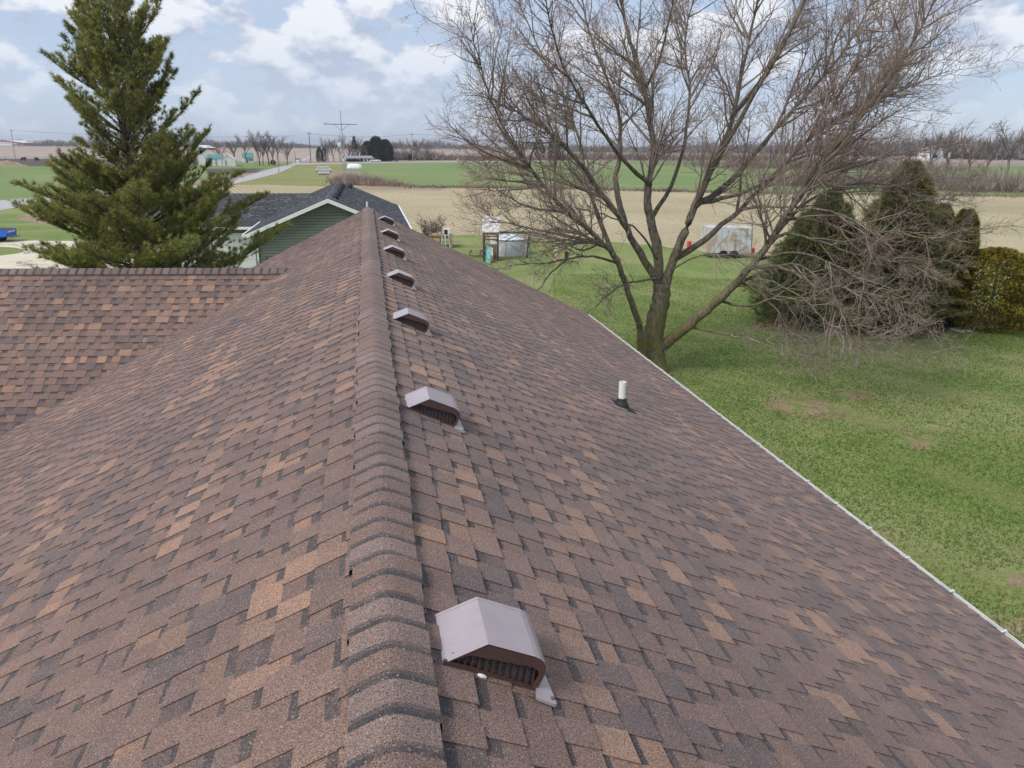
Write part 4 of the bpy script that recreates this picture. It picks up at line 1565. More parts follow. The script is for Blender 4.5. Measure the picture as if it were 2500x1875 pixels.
# ------------------------------------------------------------------ yard things
M_GREENP = plain('green_painted_wood', (0.02, 0.115, 0.085), 0.6, 0.15, 4.0)
M_DKWOOD = plain('dark_weathered_wood', (0.035, 0.03, 0.035), 0.8, 0.2, 6.0)
M_WOOD = plain('brown_wood', (0.20, 0.115, 0.065), 0.8, 0.25, 7.0)
M_TANWOOD = plain('tan_wood', (0.36, 0.25, 0.16), 0.8, 0.2, 7.0)
M_TEAL = plain('faded_teal_plastic', (0.16, 0.42, 0.37), 0.5, 0.12, 4.0)
M_TARP = plain('white_tarp', (0.58, 0.62, 0.64), 0.6, 0.14, 3.5)
M_PANEL = plain('weathered_white_panel', (0.60, 0.58, 0.58), 0.7, 0.18, 4.0)
M_ALU = plain('aluminium', (0.55, 0.56, 0.57), 0.4, 0.08, 5.0, metal=0.3)
M_GREYP = plain('grey_plastic', (0.13, 0.125, 0.12), 0.6, 0.15)
M_REDP = plain('red_paint', (0.55, 0.045, 0.035), 0.5, 0.15)
M_BLUET = plain('blue_toy_plastic', (0.06, 0.16, 0.33), 0.45, 0.1)
M_LIME = plain('pale_green_plastic', (0.42, 0.52, 0.30), 0.5, 0.1)
M_TANP = plain('tan_plastic', (0.50, 0.38, 0.24), 0.5, 0.12)

SY = 51.0
x0, x1 = at(1181, 600, SY).x, at(1215, 600, SY).x
zb, zr = at(1200, 567, SY).z, at(1200, 530, SY).z
play = thing('swing_set', 'wooden play tower with white roof panel, teal slide and green swing beam', 'playset', (x0, SY, 0))
W = x1 - x0
for xx in (0, W):
    for yy in (0, 1.25):
        b = MB()
        b.box(xx - 0.05, xx + 0.05, yy - 0.05, yy + 0.05, 0, zb)
        b.build('post', M_DKWOOD if yy == 0 or xx == 0 else M_GREENP, play)
b = MB()
b.box(-0.08, W + 0.08, -0.08, -0.052, zb - 0.16, zb - 0.01)
b.build('beam', M_WOOD, play)
b = MB()
b.box(-0.03, W + 0.03, 0.0, 1.25, 0.92, 1.0)
b.build('platform', M_WOOD, play)
for s_, zz_ in ((-1, 0), (1, 0)):
    b = MB()
    yb, yt = (-0.12, 0.60) if s_ < 0 else (1.37, 0.64)
    b.face(((-0.1, yb, zb), (W + 0.12, yb, zb), (W + 0.12, yt, zr), (-0.1, yt, zr)))
    b.face(((-0.1, yb, zb - 0.03), (-0.1, yt, zr - 0.03), (W + 0.12, yt, zr - 0.03), (W + 0.12, yb, zb - 0.03)))
    b.face(((-0.1, yb, zb), (-0.1, yb, zb - 0.03), (W + 0.12, yb, zb - 0.03), (W + 0.12, yb, zb)))
    b.build('roof_panel', M_PANEL, play)
b = MB()
sw = 0.38
sx = 0.10
for k in range(6):
    t0, t1 = k / 6, (k + 1) / 6
    za, zc = 1.02 - 0.95 * t0 ** 0.9, 1.02 - 0.95 * t1 ** 0.9
    ya, yc = -0.05 - 1.15 * t0, -0.05 - 1.15 * t1
    b.face(((sx, ya, za), (sx, yc, zc), (sx + sw, yc, zc), (sx + sw, ya, za)))
    for xx in (sx, sx + sw):
        b.face(((xx, ya, za), (xx, yc, zc), (xx, yc, zc + 0.1), (xx, ya, za + 0.1)))
        b.face(((xx + 0.03, ya, za), (xx + 0.03, yc, zc), (xx + 0.03, yc, zc + 0.1), (xx + 0.03, ya, za + 0.1)))
b.build('slide', M_TEAL, play)
for zz_ in (1.25, 1.45):
    b = MB()
    b.box(0.05, W - 0.05, 1.26, 1.30, zz_, zz_ + 0.09)
    b.build('rail', M_WOOD, play)
b = MB()
b.box(W - 0.3, W - 0.06, -0.02, 0.02, 0.1, 0.92)
b.build('ladder_panel', M_WOOD, play)
xe = at(1293, 600, SY).x - x0
b = MB()
b.box(W, xe + 0.05, 0.52, 0.68, zb - 0.14, zb)
b.build('swing_beam', M_GREENP, play)
for yy, mat_ in ((-0.35, M_GREENP), (1.55, M_DKWOOD)):
    b = MB()
    b.bar((xe, 0.6, zb - 0.05), (xe + (0.07 if yy < 0 else -0.16), yy, 0), 0.09, 0.09)
    b.build('end_leg', mat_, play)

TYp = 54.5
c = gp(1241, 622)
tarp = thing('covered_pool', 'round drum wrapped in white tarp with peaked cover behind the swing set', 'pool cover', (c.x, c.y, 0))
rad = 47 * mpp(c.y)
th = at(1241, 589, c.y - rad).z
b = MB()
b.lathe([(rad, 0), (rad * 1.005, th * 0.5), (rad, th)], 22)
b.build('side_wrap', M_TARP, tarp)
b = MB()
b.lathe([(rad + 0.02, th), (rad + 0.02, th + 0.05), (rad - 0.02, th + 0.06)], 22)
b.build('rim', M_DKWOOD, tarp)
b = MB()
b.lathe([(rad + 0.01, th + 0.055), (rad * 0.6, th + 0.17), (rad * 0.2, th + 0.33), (0.03, th + 0.36)], 22)
b.build('cover', M_TARP, tarp)
for k in range(11):
    a = 2 * math.pi * k / 11
    b = MB()
    b.bar((0, 0, 0), (0, 0, th), 0.035)
    o = b.build('frame_post', M_ALU, tarp)
    o.location = ((rad + 0.022) * math.cos(a), (rad + 0.022) * math.sin(a), 0)

c = gp(1163, 628)
pt = thing('picnic_table', 'small wooden picnic table beside the play tower', 'table', (c.x, c.y, 0), 0.3)
for k in range(4):
    b = MB()
    b.box(-0.5, 0.5, -0.22 + k * 0.115, -0.12 + k * 0.115, 0.52, 0.55)
    b.build('plank', M_TANWOOD, pt)
for yy in (-0.5, 0.42):
    b = MB()
    b.box(-0.5, 0.5, yy, yy + 0.16, 0.30, 0.33)
    b.build('bench', M_TANWOOD, pt)
for xx in (-0.38, 0.38):
    b = MB()
    b.bar((xx, -0.42, 0), (xx, -0.08, 0.52), 0.05)
    b.bar((xx, 0.5, 0), (xx, 0.12, 0.52), 0.05)
    b.build('leg', M_WOOD, pt)

c = gp(1373, 643)
toy = thing('toy_playhouse', 'small tan plastic playhouse with pale green roof on the lawn', 'playhouse', (c.x, c.y, 0), 0.25)
b = MB()
for s_ in (-1, 1):
    b.box(s_ * 0.40 - 0.06, s_ * 0.40 + 0.06, -0.35, -0.27, 0, 0.80)
b.box(-0.34, 0.34, -0.35, -0.27, 0, 0.28)
for k in range(6):
    a0, a1 = math.pi * k / 6, math.pi * (k + 1) / 6
    b.face([(0.34 * math.cos(a0), -0.35, 0.66 + 0.18 * math.sin(a0)), (0.46 * math.cos(a0), -0.35, 0.78 + 0.22 * math.sin(a0)), (0.46 * math.cos(a1), -0.35, 0.78 + 0.22 * math.sin(a1)), (0.34 * math.cos(a1), -0.35, 0.66 + 0.18 * math.sin(a1))])
b.box(-0.46, -0.40, -0.27, 0.35, 0, 0.80)
b.box(0.40, 0.46, -0.27, 0.35, 0, 0.80)
b.box(-0.40, -0.25, 0.30, 0.36, 0, 0.80)
b.box(0.25, 0.40, 0.30, 0.36, 0, 0.80)
b.build('wall', M_TANP, toy)
b = MB()
for k in range(8):
    a0, a1 = math.pi * k / 8, math.pi * (k + 1) / 8
    b.face([(0.5 * math.cos(a0), -0.4, 0.80 + 0.28 * math.sin(a0)), (0.5 * math.cos(a0), 0.4, 0.80 + 0.28 * math.sin(a0)), (0.5 * math.cos(a1), 0.4, 0.80 + 0.28 * math.sin(a1)), (0.5 * math.cos(a1), -0.4, 0.80 + 0.28 * math.sin(a1))])
b.build('roof', M_LIME, toy)
b = MB()
b.box(-0.42, 0.30, -0.50, -0.351, 0.30, 0.35)
b.build('shelf', M_BLUET, toy)

c = gp(1419, 594)
b = MB()
b.lathe([(0.16, 0), (0.18, 0.12), (0.12, 0.26), (0.05, 0.34)], 9, (0, 0, 0))
b.box(0.1, 0.42, -0.08, 0.08, 0.0, 0.14)
o = b.build('blue_toy', M_BLUET)
o.location = c
tag(o, 'small blue plastic toy on the grass near the playhouse', 'toy')

# deck with its clutter
DYk = 57.5
xa, xb = at(1046, 600, DYk).x, at(1104, 600, DYk).x
dz_ = at(1090, 575, DYk).z
dk = thing('wooden_deck', 'raised wooden deck with cluttered top at the edge of the field', 'deck', (xa, DYk, 0))
n_b = 8
for k in range(n_b):
    b = MB()
    b.box(0, xb - xa, k * 0.2, k * 0.2 + 0.185, dz_ - 0.04, dz_)
    b.build('board', M_TANWOOD, dk)
b = MB()
b.box(0, xb - xa, -0.03, -0.002, dz_ - 0.22, dz_ - 0.002)
b.build('rim_joist', M_WOOD, dk)
for xx in (0.06, (xb - xa) * 0.5, xb - xa - 0.08):
    b = MB()
    b.box(xx - 0.05, xx + 0.05, 0.0, 0.1, 0, dz_ - 0.05)
    b.build('post', M_WOOD, dk)
b = MB()
b.box(xb - xa - 0.22, xb - xa, -0.10, -0.031, 0.0, dz_ + 0.12)
b.build('corner_board', M_TANWOOD, dk)
for k, (px0, px1, py0, py1, lab) in enumerate(((1040, 1053, 560, 575, 'grey patio chair at the left end of the deck'), (1067, 1079, 552, 570, 'grey patio chair in the middle of the deck'))):
    X0, X1 = at(px0, 600, DYk + 0.5).x, at(px1, 600, DYk + 0.5).x
    w_ = X1 - X0
    ch = thing('patio_chair', lab, 'chair', (X0, DYk + 0.35, dz_ if k else dz_ - 0.1), 0, 'patio chairs on the deck')
    b = MB()
    b.box(0, w_, 0.0, 0.38, 0.20, 0.24)
    b.build('seat', M_GREYP, ch)
    b = MB()
    b.box(0, w_, 0.38, 0.42, 0.22, 0.62)
    b.build('backrest', M_GREYP, ch)
    for xx in (0.02, w_ - 0.02):
        for yy in (0.03, 0.36):
            b = MB()
            b.bar((xx, yy, 0), (xx, yy, 0.2), 0.03)
            b.build('leg', M_GREYP, ch)
X0, X1 = at(1084, 600, DYk).x, at(1098, 600, DYk).x
box = thing('white_cabinet', 'white box with black front standing on the deck', 'box', (X0, DYk + 0.1, dz_))
b = MB()
b.box(0, X1 - X0, 0, 0.4, 0, 0.46)
b.build('body', M_TRIM, box)
b = MB()
b.box(0.03, (X1 - X0) * 0.62, -0.02, -0.002, 0.06, 0.42)
b.build('front_panel', M_BLACK, box)
X0 = at(1078, 600, DYk - 0.3).x
lad = thing('step_ladder', 'folding aluminium ladder leaning against the deck', 'ladder', (X0, DYk - 0.35, 0))
for xx in (0.0, 0.30):
    b = MB()
    b.bar((xx, 0, 0), (xx * 0.9 + 0.02, 0.30, dz_ + 0.1), 0.04)
    b.build('rail', M_ALU, lad)
    b = MB()
    b.bar((xx + 0.35, -0.1, 0), (xx * 0.9 + 0.22, 0.30, dz_ + 0.1), 0.035)
    b.build('rail', M_ALU, lad)
for k in range(4):
    b = MB()
    z_ = 0.15 + k * 0.22
    b.box(0.02, 0.30, 0.30 * z_ / dz_ - 0.04, 0.30 * z_ / dz_ + 0.04, z_, z_ + 0.03)
    b.build('step', M_ALU, lad)
c = at(1104, 572, DYk)
pw = thing('pinwheel', 'small red and white garden pinwheel on a stick by the deck', 'pinwheel', (c.x, DYk, 0))
top = at(1105, 549, DYk).z
b = MB()
b.bar((0, 0, 0), (0.02, 0, top), 0.025)
b.build('stick', M_ALU, pw)
for k in range(6):
    a = k * math.pi / 3
    b = MB()
    p0 = Vector((0.02, -0.03, top))
    d1 = Vector((math.cos(a), 0, math.sin(a))) * 0.19
    d2 = Vector((math.cos(a + 0.7), -0.25, math.sin(a + 0.7))) * 0.15
    b.face((p0, p0 + d1, p0 + d2))
    b.face((p0 + Vector((0, 0.006, 0)), p0 + d2 + Vector((0, 0.006, 0)), p0 + d1 + Vector((0, 0.006, 0))))
    b.build('blade', M_REDP if k % 2 else M_TRIM, pw)

# old white trailer behind the bare tree
m_, nt_, b_ = newmat('rust_stained_white_steel')
pos_ = mpos(nt_)
n1_ = mnoise(nt_, 1.3, 6.0, 0.65, pos_, 0.5)
c_ = mmix(nt_, mstep(nt_, n1_, 0.44, 0.62), (0.50, 0.54, 0.58), (0.42, 0.32, 0.24))
nt_.links.new(c_, b_.inputs['Base Color'])
b_.inputs['Roughness'].default_value = 0.6
M_RUSTY = m_
M_TYRE = plain('black_rubber_tyre', (0.018, 0.018, 0.018), 0.85, 0.2)
c = gp(1724, 632)
c2 = gp(1826, 630)
trl = thing('old_trailer', 'old rust stained white trailer seen through the bare branches', 'trailer', (c.x, c.y, 0))
LW = c2.x - c.x
th = at(1760, 556, c.y).z
b = MB()
b.box(0, LW, 0, 2.0, 0.42, th)
body = b.build('body', M_RUSTY, trl)
for k in range(1, 7):
    b = MB()
    b.box(LW * k / 7 - 0.03, LW * k / 7 + 0.03, -0.03, -0.002, 0.45, th - 0.03)
    b.build('rib', M_RUSTY, body)
b = MB()
b.box(LW * 0.3, LW * 0.62, -0.045, -0.031, 0.55, th - 0.5)
b.build('door', M_RUSTY, body)
for xx in (LW * 0.38, LW * 0.62):
    b = MB()
    b.tube([(xx, -0.05, 0.3), (xx, 0.15, 0.3)], 0.3, 14)
    b.build('wheel', M_TYRE, trl)
c = gp(1682, 606)
b = MB()
b.lathe([(0.16, 0.0), (0.17, 0.04), (0.16, 0.22), (0.17, 0.26), (0.16, 0.44), (0.17, 0.5), (0.06, 0.53)], 12)
o = b.build('red_can', M_REDP)
o.location = c
tag(o, 'small red can on the ground left of the old trailer', 'can')
c = gp(1838, 618)
b = MB()
b.lathe([(0.12, 0.0), (0.13, 0.3), (0.1, 0.36), (0.04, 0.40)], 10)
o = b.build('red_jug', M_REDP)
o.location = c
tag(o, 'red jug on the ground right of the old trailer', 'jug')

#MARK_END_YARD

# ------------------------------------------------------------------ far trees, brush and hedges
def far_tree_mesh(seed, h, spread=0.55, n1=9, tint=(0.15, 0.118, 0.102), fine=1.0, r=0.25):
    """a bare tree of height h as one mesh"""
    g = np.random.default_rng(seed)
    geo = Geo()
    P0 = paths(np.zeros((1, 3)), np.array([[0, 0, 1.0]]), np.array([h * 0.45]), 8, 0.06, np.zeros(3), g)
    geo.tubes(P0, np.array([r]), np.array([r * 0.55]), np.array([tint]), 5)
    idx = np.zeros(n1, int)
    t = g.uniform(0.35, 1.0, n1)
    p, par = along(P0, idx, t)
    az = np.arange(n1) * 2.4 + g.uniform(0, 1, n1)
    d = np.stack([np.cos(az) * spread, np.sin(az) * spread, np.full(n1, 0.9)], 1)
    L = h * g.uniform(0.42, 0.62, n1) * (1.1 - 0.3 * t)
    P1 = paths(p, d, L, 6, 0.09, np.array([0, 0, 0.03]), g)
    geo.tubes(P1, np.full(n1, r * 0.5), np.full(n1, 0.03), np.tile(tint, (n1, 1)), 4)

    def tf(lev, p, g):
        return np.tile(tint, (len(p), 1)) * g.uniform(0.8, 1.25, (len(p), 1))
    k = fine
    sprout(geo, P1, L, np.full(n1, r * 0.4), np.full(n1, 0.03),
           [(2.2 * 6 / h * 2, 0.25, 0.5, h * 0.06, 0.6, 0.12, 0.05, 4, 0.2, 0.022 * k), (2.6 * 6 / h * 2, 0.3, 0.6, h * 0.035, 0.65, 0.15, 0.04, 2, 0.1, 0.018 * k)], g, tf)
    V, Q, T = np.concatenate(geo.V), np.concatenate(geo.Q), np.concatenate(geo.TQ)
    o = np_mesh('bare_tree', V, Q, M_BRUSH, None, T)
    zmax = V[:, 2].max()
    return o, zmax


FT = [far_tree_mesh(100 + k, 12.0, (0.5, 0.7, 0.45, 0.6)[k], tint=((0.165, 0.138, 0.118), (0.175, 0.150, 0.135), (0.145, 0.125, 0.112), (0.19, 0.125, 0.10))[k]) for k in range(4)]
used_ft = [False] * 4


def far_tree(px, by, ty, var, label, group=None, wide=1.0):
    b = gp(px, by)
    hgt = at(px, ty, b.y).z
    src, zm = FT[var]
    if used_ft[var]:
        o = src.copy()
        col.objects.link(o)
        for k_ in ('group',):
            if k_ in o:
                del o[k_]
    else:
        o = src
        used_ft[var] = True
    o.location = b
    s_ = hgt / zm
    o.scale = (s_ * wide, s_ * wide, s_)
    o.rotation_euler = (0, 0, rnd.uniform(0, 6.28))
    tag(o, label, 'tree', group)
    return o


far_tree(536, 398, 340, 3, 'reddish bare tree left of the white farm shed roof')
far_tree(574, 398, 336, 0, 'bare tree rising behind the white farm shed')
far_tree(602, 398, 325, 1, 'pale slender bare tree beside the teal roofed farmhouse')
far_tree(634, 405, 311, 0, 'tall bare tree, leftmost of the big trio by the road', 'bare trees by the farm road')
far_tree(657, 404, 314, 2, 'bare tree, middle of the big trio by the road', 'bare trees by the farm road')
far_tree(680, 406, 317, 1, 'bare tree, rightmost of the big trio by the road', 'bare trees by the farm road')
far_tree(702, 404, 338, 0, 'smaller bare tree hanging over the road verge')
far_tree(643, 404, 335, 2, 'short bare tree between the big roadside trees')
far_tree(668, 405, 332, 2, 'short bare tree right of the middle roadside tree')
far_tree(801, 395, 330, 0, 'bare tree just right of the dark columnar evergreens')
far_tree(816, 395, 333, 2, 'bare tree left of the antenna tower by the ranch house')
far_tree(832, 396, 336, 1, 'bare tree directly behind the antenna tower')
far_tree(852, 394, 325, 3, 'tallest reddish bare tree behind the ranch house')
far_tree(872, 394, 330, 2, 'bare tree behind the ranch house roof, left of the pines')
far_tree(886, 394, 340, 0, 'bare tree touching the left side of the dark pines')
far_tree(965, 391, 343, 2, 'bare tree touching the right side of the dark pines')
far_tree(987, 389, 338, 1, 'bare tree left of the tall utility pole')
far_tree(1005, 389, 332, 0, 'bare tree behind the tall utility pole')
far_tree(1022, 389, 335, 1, 'bare tree right of the tall utility pole')
far_tree(1040, 389, 345, 2, 'low bare tree at the right end of the roadside grove')
far_tree(2310, 425, 305, 0, 'bare tree on the right hill, left of its tallest', 'bare trees on the right hill', 1.1)
far_tree(2455, 428, 290, 1, 'tallest broad bare tree on the right hill', 'bare trees on the right hill', 1.25)
far_tree(2405, 425, 330, 2, 'bare tree between the two big trees on the hill', 'bare trees on the right hill', 1.2)
far_tree(2365, 424, 322, 3, 'reddish bare tree on the right hill', 'bare trees on the right hill')
far_tree(2260, 424, 325, 2, 'bare tree at the left foot of the right hill', 'bare trees on the right hill', 1.3)
far_tree(2520, 430, 305, 0, 'bare tree cut by the right picture edge on the hill', 'bare trees on the right hill', 1.2)


def brush(name, label, strips, n, hmin, hmax, tints, seed, w=0.05, spread=0.25, nb=4):
    """dry scrub: many thin stalks rising from strips of ground (x0,y0,x1,y1 in the photograph, depth jitter m)"""
    g = np.random.default_rng(seed)
    lv = Leaves()
    for (xa_, ya_, xb_, yb_, dep, hs) in strips:
        a, b = np.array(gp(xa_, ya_)), np.array(gp(xb_, yb_))
        t = g.uniform(0, 1, n)
        p = a + (b - a) * t[:, None] + np.stack([g.normal(0, dep, n), g.normal(0, dep, n), np.zeros(n)], 1)
        hump = 0.65 + 0.35 * np.sin(t * 23 + 1.7 * np.sin(t * 61)) * np.sin(t * 9 + 2)
        hh = g.uniform(hmin, hmax, n) * hs * np.clip(hump, 0.25, 1.2)
        p[:, 2] = g.uniform(0, 0.35, n) * hh
        d = np.stack([g.normal(0, 0.35, n), g.normal(0, 0.35, n), np.ones(n)], 1)
        ti = np.array(tints)[g.integers(0, len(tints), n)] * g.uniform(0.7, 1.3, (n, 1))
        lv.tufts(p, d, nb, hh, w, spread, ti, g)
    o = lv.build(name, M_BRUSH)
    tag(o, label, 'brush', kind='stuff')
    return o


BROWN_T = [(0.22, 0.18, 0.155), (0.26, 0.22, 0.19), (0.17, 0.14, 0.125)]
PINK_T = [(0.30, 0.225, 0.175), (0.24, 0.185, 0.15), (0.34, 0.27, 0.21)]
brush('dry_thicket', 'pinkish dry thicket behind the grey roof and antenna tower', [(828, 452, 905, 450, 1.3, 0.9), (835, 449, 880, 446, 1.5, 1.0), (900, 453, 985, 455, 1.2, 0.5), (885, 451, 935, 451, 1.2, 0.75)], 800, 0.9, 2.6, PINK_T, 51, 0.035)
brush('field_edge_weeds', 'low dry weeds along the edge of the stubble field', [(1000, 458, 1350, 460, 1.5, 0.5), (1350, 461, 1800, 472, 1.5, 0.6), (1800, 473, 2600, 482, 2.0, 0.6)], 1400, 0.5, 1.4, PINK_T + [(0.15, 0.12, 0.09)], 52, 0.05)
brush('hedgerow', 'grey brown leafless hedgerow across the fields on the right', [(1930, 452, 2200, 462, 4.0, 1.0), (2150, 460, 2620, 472, 4.0, 1.0), (2250, 455, 2620, 466, 6.0, 1.1), (1700, 408, 2150, 415, 8.0, 1.3), (1950, 412, 2300, 420, 9.0, 1.4)], 1700, 1.6, 4.2, BROWN_T, 53, 0.05)
brush('roadside_scrub', 'low leafless scrub along the far side road', [(970, 391, 1060, 391, 4.0, 1.0), (1035, 391, 1400, 391, 4.0, 0.7), (1400, 391, 1900, 394, 5.0, 1.2)], 1400, 2.5, 6.0, BROWN_T, 54, 0.12)
# the wooded horizon: farther than one could count its trees
gh = np.random.default_rng(60)
lv = Leaves()
for dist_, n, hh0, hh1, x0_, x1_ in ((1250, 9000, 7, 15, -700, 1100), (900, 4500, 6, 12, 60, 860), (760, 6500, 9, 18, 260, 820), (600, 5500, 9, 21, 300, 720), (1500, 3500, 6, 12, -1300, -330)):
    X = gh.uniform(x0_, x1_, n)
    hump = 0.6 + 0.25 * np.sin(X / 37.0 + 1.3 * np.sin(X / 90.0)) + 0.15 * np.sin(X / 11.0)
    hh = gh.uniform(hh0, hh1, n) * np.clip(hump, 0.25, 1)
    p = np.stack([X, np.full(n, dist_) + gh.normal(0, 12, n) - np.abs(X) * 0.12, gh.uniform(0, 0.5, n) * hh], 1)
    ti = np.array([(0.20, 0.175, 0.17), (0.235, 0.20, 0.185), (0.165, 0.15, 0.15)])[gh.integers(0, 3, n)] * gh.uniform(0.8, 1.2, (n, 1))
    lv.tufts(p, np.tile((0, 0, 1.0), (n, 1)), 4, hh * 0.8, 0.55, 0.32, ti, gh)
o = lv.build('far_woods', M_BRUSH)
tag(o, 'grey leafless woods along the whole horizon', 'woods', kind='stuff')

DARKP = [(0.030, 0.045, 0.026), (0.045, 0.062, 0.03), (0.06, 0.075, 0.035)]


def far_conifer(name, label, px, by, ty, hw, seed, n, prof, cols=DARKP, group=None):
    b = gp(px, by)
    k = mpp(b.y)
    evergreen(name, label, px, by, ty, [(a, r * hw * k) for a, r in prof], n, hw * k * 0.28, hw * k * 0.045, cols, seed, 'tree', 0.35, 0.5, 6, group, 0.22, z0=0.2)


COLP = [(0, 0.75), (0.3, 1.0), (0.7, 0.8), (0.9, 0.45), (1, 0.1)]
PINP = [(0, 0.6), (0.15, 1.0), (0.5, 0.95), (0.8, 0.65), (0.95, 0.35), (1, 0.1)]
far_conifer('columnar_evergreen', 'dark columnar evergreen by the crossroads, left of the pair', 781, 396, 360, 8, 71, 900, COLP)
far_conifer('columnar_evergreen', 'dark columnar evergreen by the crossroads, right of the pair', 792, 396, 361, 6, 72, 800, COLP)
far_conifer('dark_pine', 'dark pine left of the cluster behind the ranch house', 899, 393, 346, 16, 73, 1100, PINP)
far_conifer('dark_pine', 'tallest dark pine in the cluster behind the ranch house', 920, 394, 335, 20, 74, 1500, PINP)
far_conifer('dark_pine', 'dark pine right of the cluster behind the ranch house', 942, 394, 342, 17, 75, 1200, PINP)
far_conifer('dark_pine', 'thin pointed evergreen behind the antenna tower', 867, 394, 333, 9, 76, 700, [(0, 0.9), (0.3, 0.9), (0.7, 0.5), (1, 0.05)])
far_conifer('dark_pine', 'dark evergreen behind the bare tree, left of two on the horizon', 1318, 391, 340, 12, 77, 700, PINP)
far_conifer('dark_pine', 'dark evergreen behind the bare tree, right of two on the horizon', 1352, 391, 335, 14, 78, 800, PINP)
far_conifer('round_evergreen', 'small round dark evergreen under the roadside trees', 667, 403, 391, 6, 79, 500, [(0, 0.7), (0.4, 1.0), (0.8, 0.7), (1, 0.2)])
far_conifer('round_evergreen', 'dark cedar at the foot of the tall utility pole', 1003, 393, 377, 7, 80, 600, [(0, 0.9), (0.4, 1.0), (0.8, 0.6), (1, 0.1)])
for px_, lab in ((851, 'dark clipped bush at the left end of the ranch house'), (863, 'dark clipped bush in front of the ranch house door'), (873, 'dark clipped bush at the middle of the ranch house')):
    far_conifer('clipped_bush', lab, px_, 395, 389, 6, int(px_), 350, [(0, 0.8), (0.4, 1.0), (0.8, 0.8), (1, 0.3)], [(0.05, 0.04, 0.028), (0.035, 0.04, 0.026)])

# bare shrub by the deck
g61 = np.random.default_rng(61)
c = gp(1045, 600)
shrub = Geo()
n = 26
a = g61.uniform(0, 6.28, n)
P = paths(np.zeros((n, 3)), np.stack([np.cos(a) * 0.55, np.sin(a) * 0.55, np.ones(n)], 1), g61.uniform(1.1, 2.0, n), 5, 0.09, np.zeros(3), g61)
shrub.tubes(P, np.full(n, 0.018), np.full(n, 0.008), np.tile((0.2, 0.16, 0.13), (n, 1)), 3)
sprout(shrub, P, np.full(n, 1.6), np.full(n, 0.016), np.full(n, 0.008), [(9, 0.2, 0.4, 0.25, 0.6, 0.12, 0.05, 3, 0.2, 0.007), (6, 0.3, 0.5, 0.12, 0.6, 0.12, 0.03, 2, 0.1, 0.006)], g61, lambda lev, p, g: np.tile((0.2, 0.155, 0.125), (len(p), 1)) * g.uniform(0.7, 1.3, (len(p), 1)))
o = shrub.build('bare_shrub', M_TWIG)
o.location = (c.x, c.y + 1.5, 0)
o.scale = (1, 1, 1.25)
tag(o, 'leafless twiggy shrub in front of the deck, beside the grey roof', 'shrub')

# ------------------------------------------------------------------ farm buildings
M_TEALROOF = plain('teal_steel_roof', (0.06, 0.22, 0.20), 0.5, 0.1, 0.3)
M_WHITEB = plain('white_farm_cladding', (0.66, 0.66, 0.65), 0.6, 0.07, 0.5)
M_GREYROOF = plain('grey_steel_roof', (0.30, 0.31, 0.33), 0.5, 0.1, 0.4)
M_WHITEROOF = plain('white_steel_roof', (0.70, 0.73, 0.77), 0.45, 0.05, 0.4)
M_REDROOF = plain('red_steel_roof', (0.34, 0.09, 0.07), 0.5, 0.1, 0.2)
M_GLASS = plain('dark_window_glass', (0.025, 0.03, 0.035), 0.15, 0.1)


def building(name, label, x0, x1, by, ey, ry, wall, roofm, depth=8.0, gable_front=False, openings=(), rz=0.0):
    """a gabled building: px extents, base, eave and ridge rows of the photograph"""
    a, b = gp(x0, by), gp(x1, by)
    Yd = (a.y + b.y) / 2
    W = (b - a).length
    ez = at((x0 + x1) / 2, ey, Yd).z
    rz_ = at((x0 + x1) / 2, ry, Yd).z
    t = thing(name, label, 'building', (a.x, a.y, 0), math.atan2(b.y - a.y, b.x - a.x) + rz)
    m = MB()
    m.box(0, W, 0, depth, 0, ez)
    if gable_front:
        for yy in (0, depth):
            m.face([(0, yy, ez), (W, yy, ez), (W / 2, yy, rz_)])
    else:
        for xx in (0, W):
            m.face([(xx, 0, ez), (xx, depth, ez), (xx, depth / 2, rz_)])
    m.build('wall', wall, t)
    o_ = W * 0.03
    r_ = MB()
    if gable_front:
        for s_ in (-1, 1):
            xe = W / 2 + s_ * (W / 2 + o_)
            r_.face([(W / 2, -o_, rz_ + 0.02), (xe, -o_, ez - 0.05), (xe, depth + o_, ez - 0.05), (W / 2, depth + o_, rz_ + 0.02)])
            r_.face([(W / 2, -o_, rz_ + 0.12), (W / 2, depth + o_, rz_ + 0.12), (xe, depth + o_, ez + 0.05), (xe, -o_, ez + 0.05)])
            r_.face([(W / 2, -o_, rz_ + 0.12), (xe, -o_, ez + 0.05), (xe, -o_, ez - 0.05), (W / 2, -o_, rz_ + 0.02)])
    else:
        for s_ in (-1, 1):
            ye = depth / 2 + s_ * (depth / 2 + o_)
            r_.face([(-o_, depth / 2, rz_ + 0.12), (W + o_, depth / 2, rz_ + 0.12), (W + o_, ye, ez + 0.05), (-o_, ye, ez + 0.05)])
            r_.face([(-o_, ye, ez + 0.05), (W + o_, ye, ez + 0.05), (W + o_, ye, ez - 0.10), (-o_, ye, ez - 0.10)])
    r_.build('roof', roofm, t)
    for nm, u0, u1, v0, v1, mt in openings:
        q = MB()
        q.box(u0 * W, u1 * W, -0.08, -0.004, v0 * ez, v1 * ez)
        q.build(nm, mt, t)
    return t


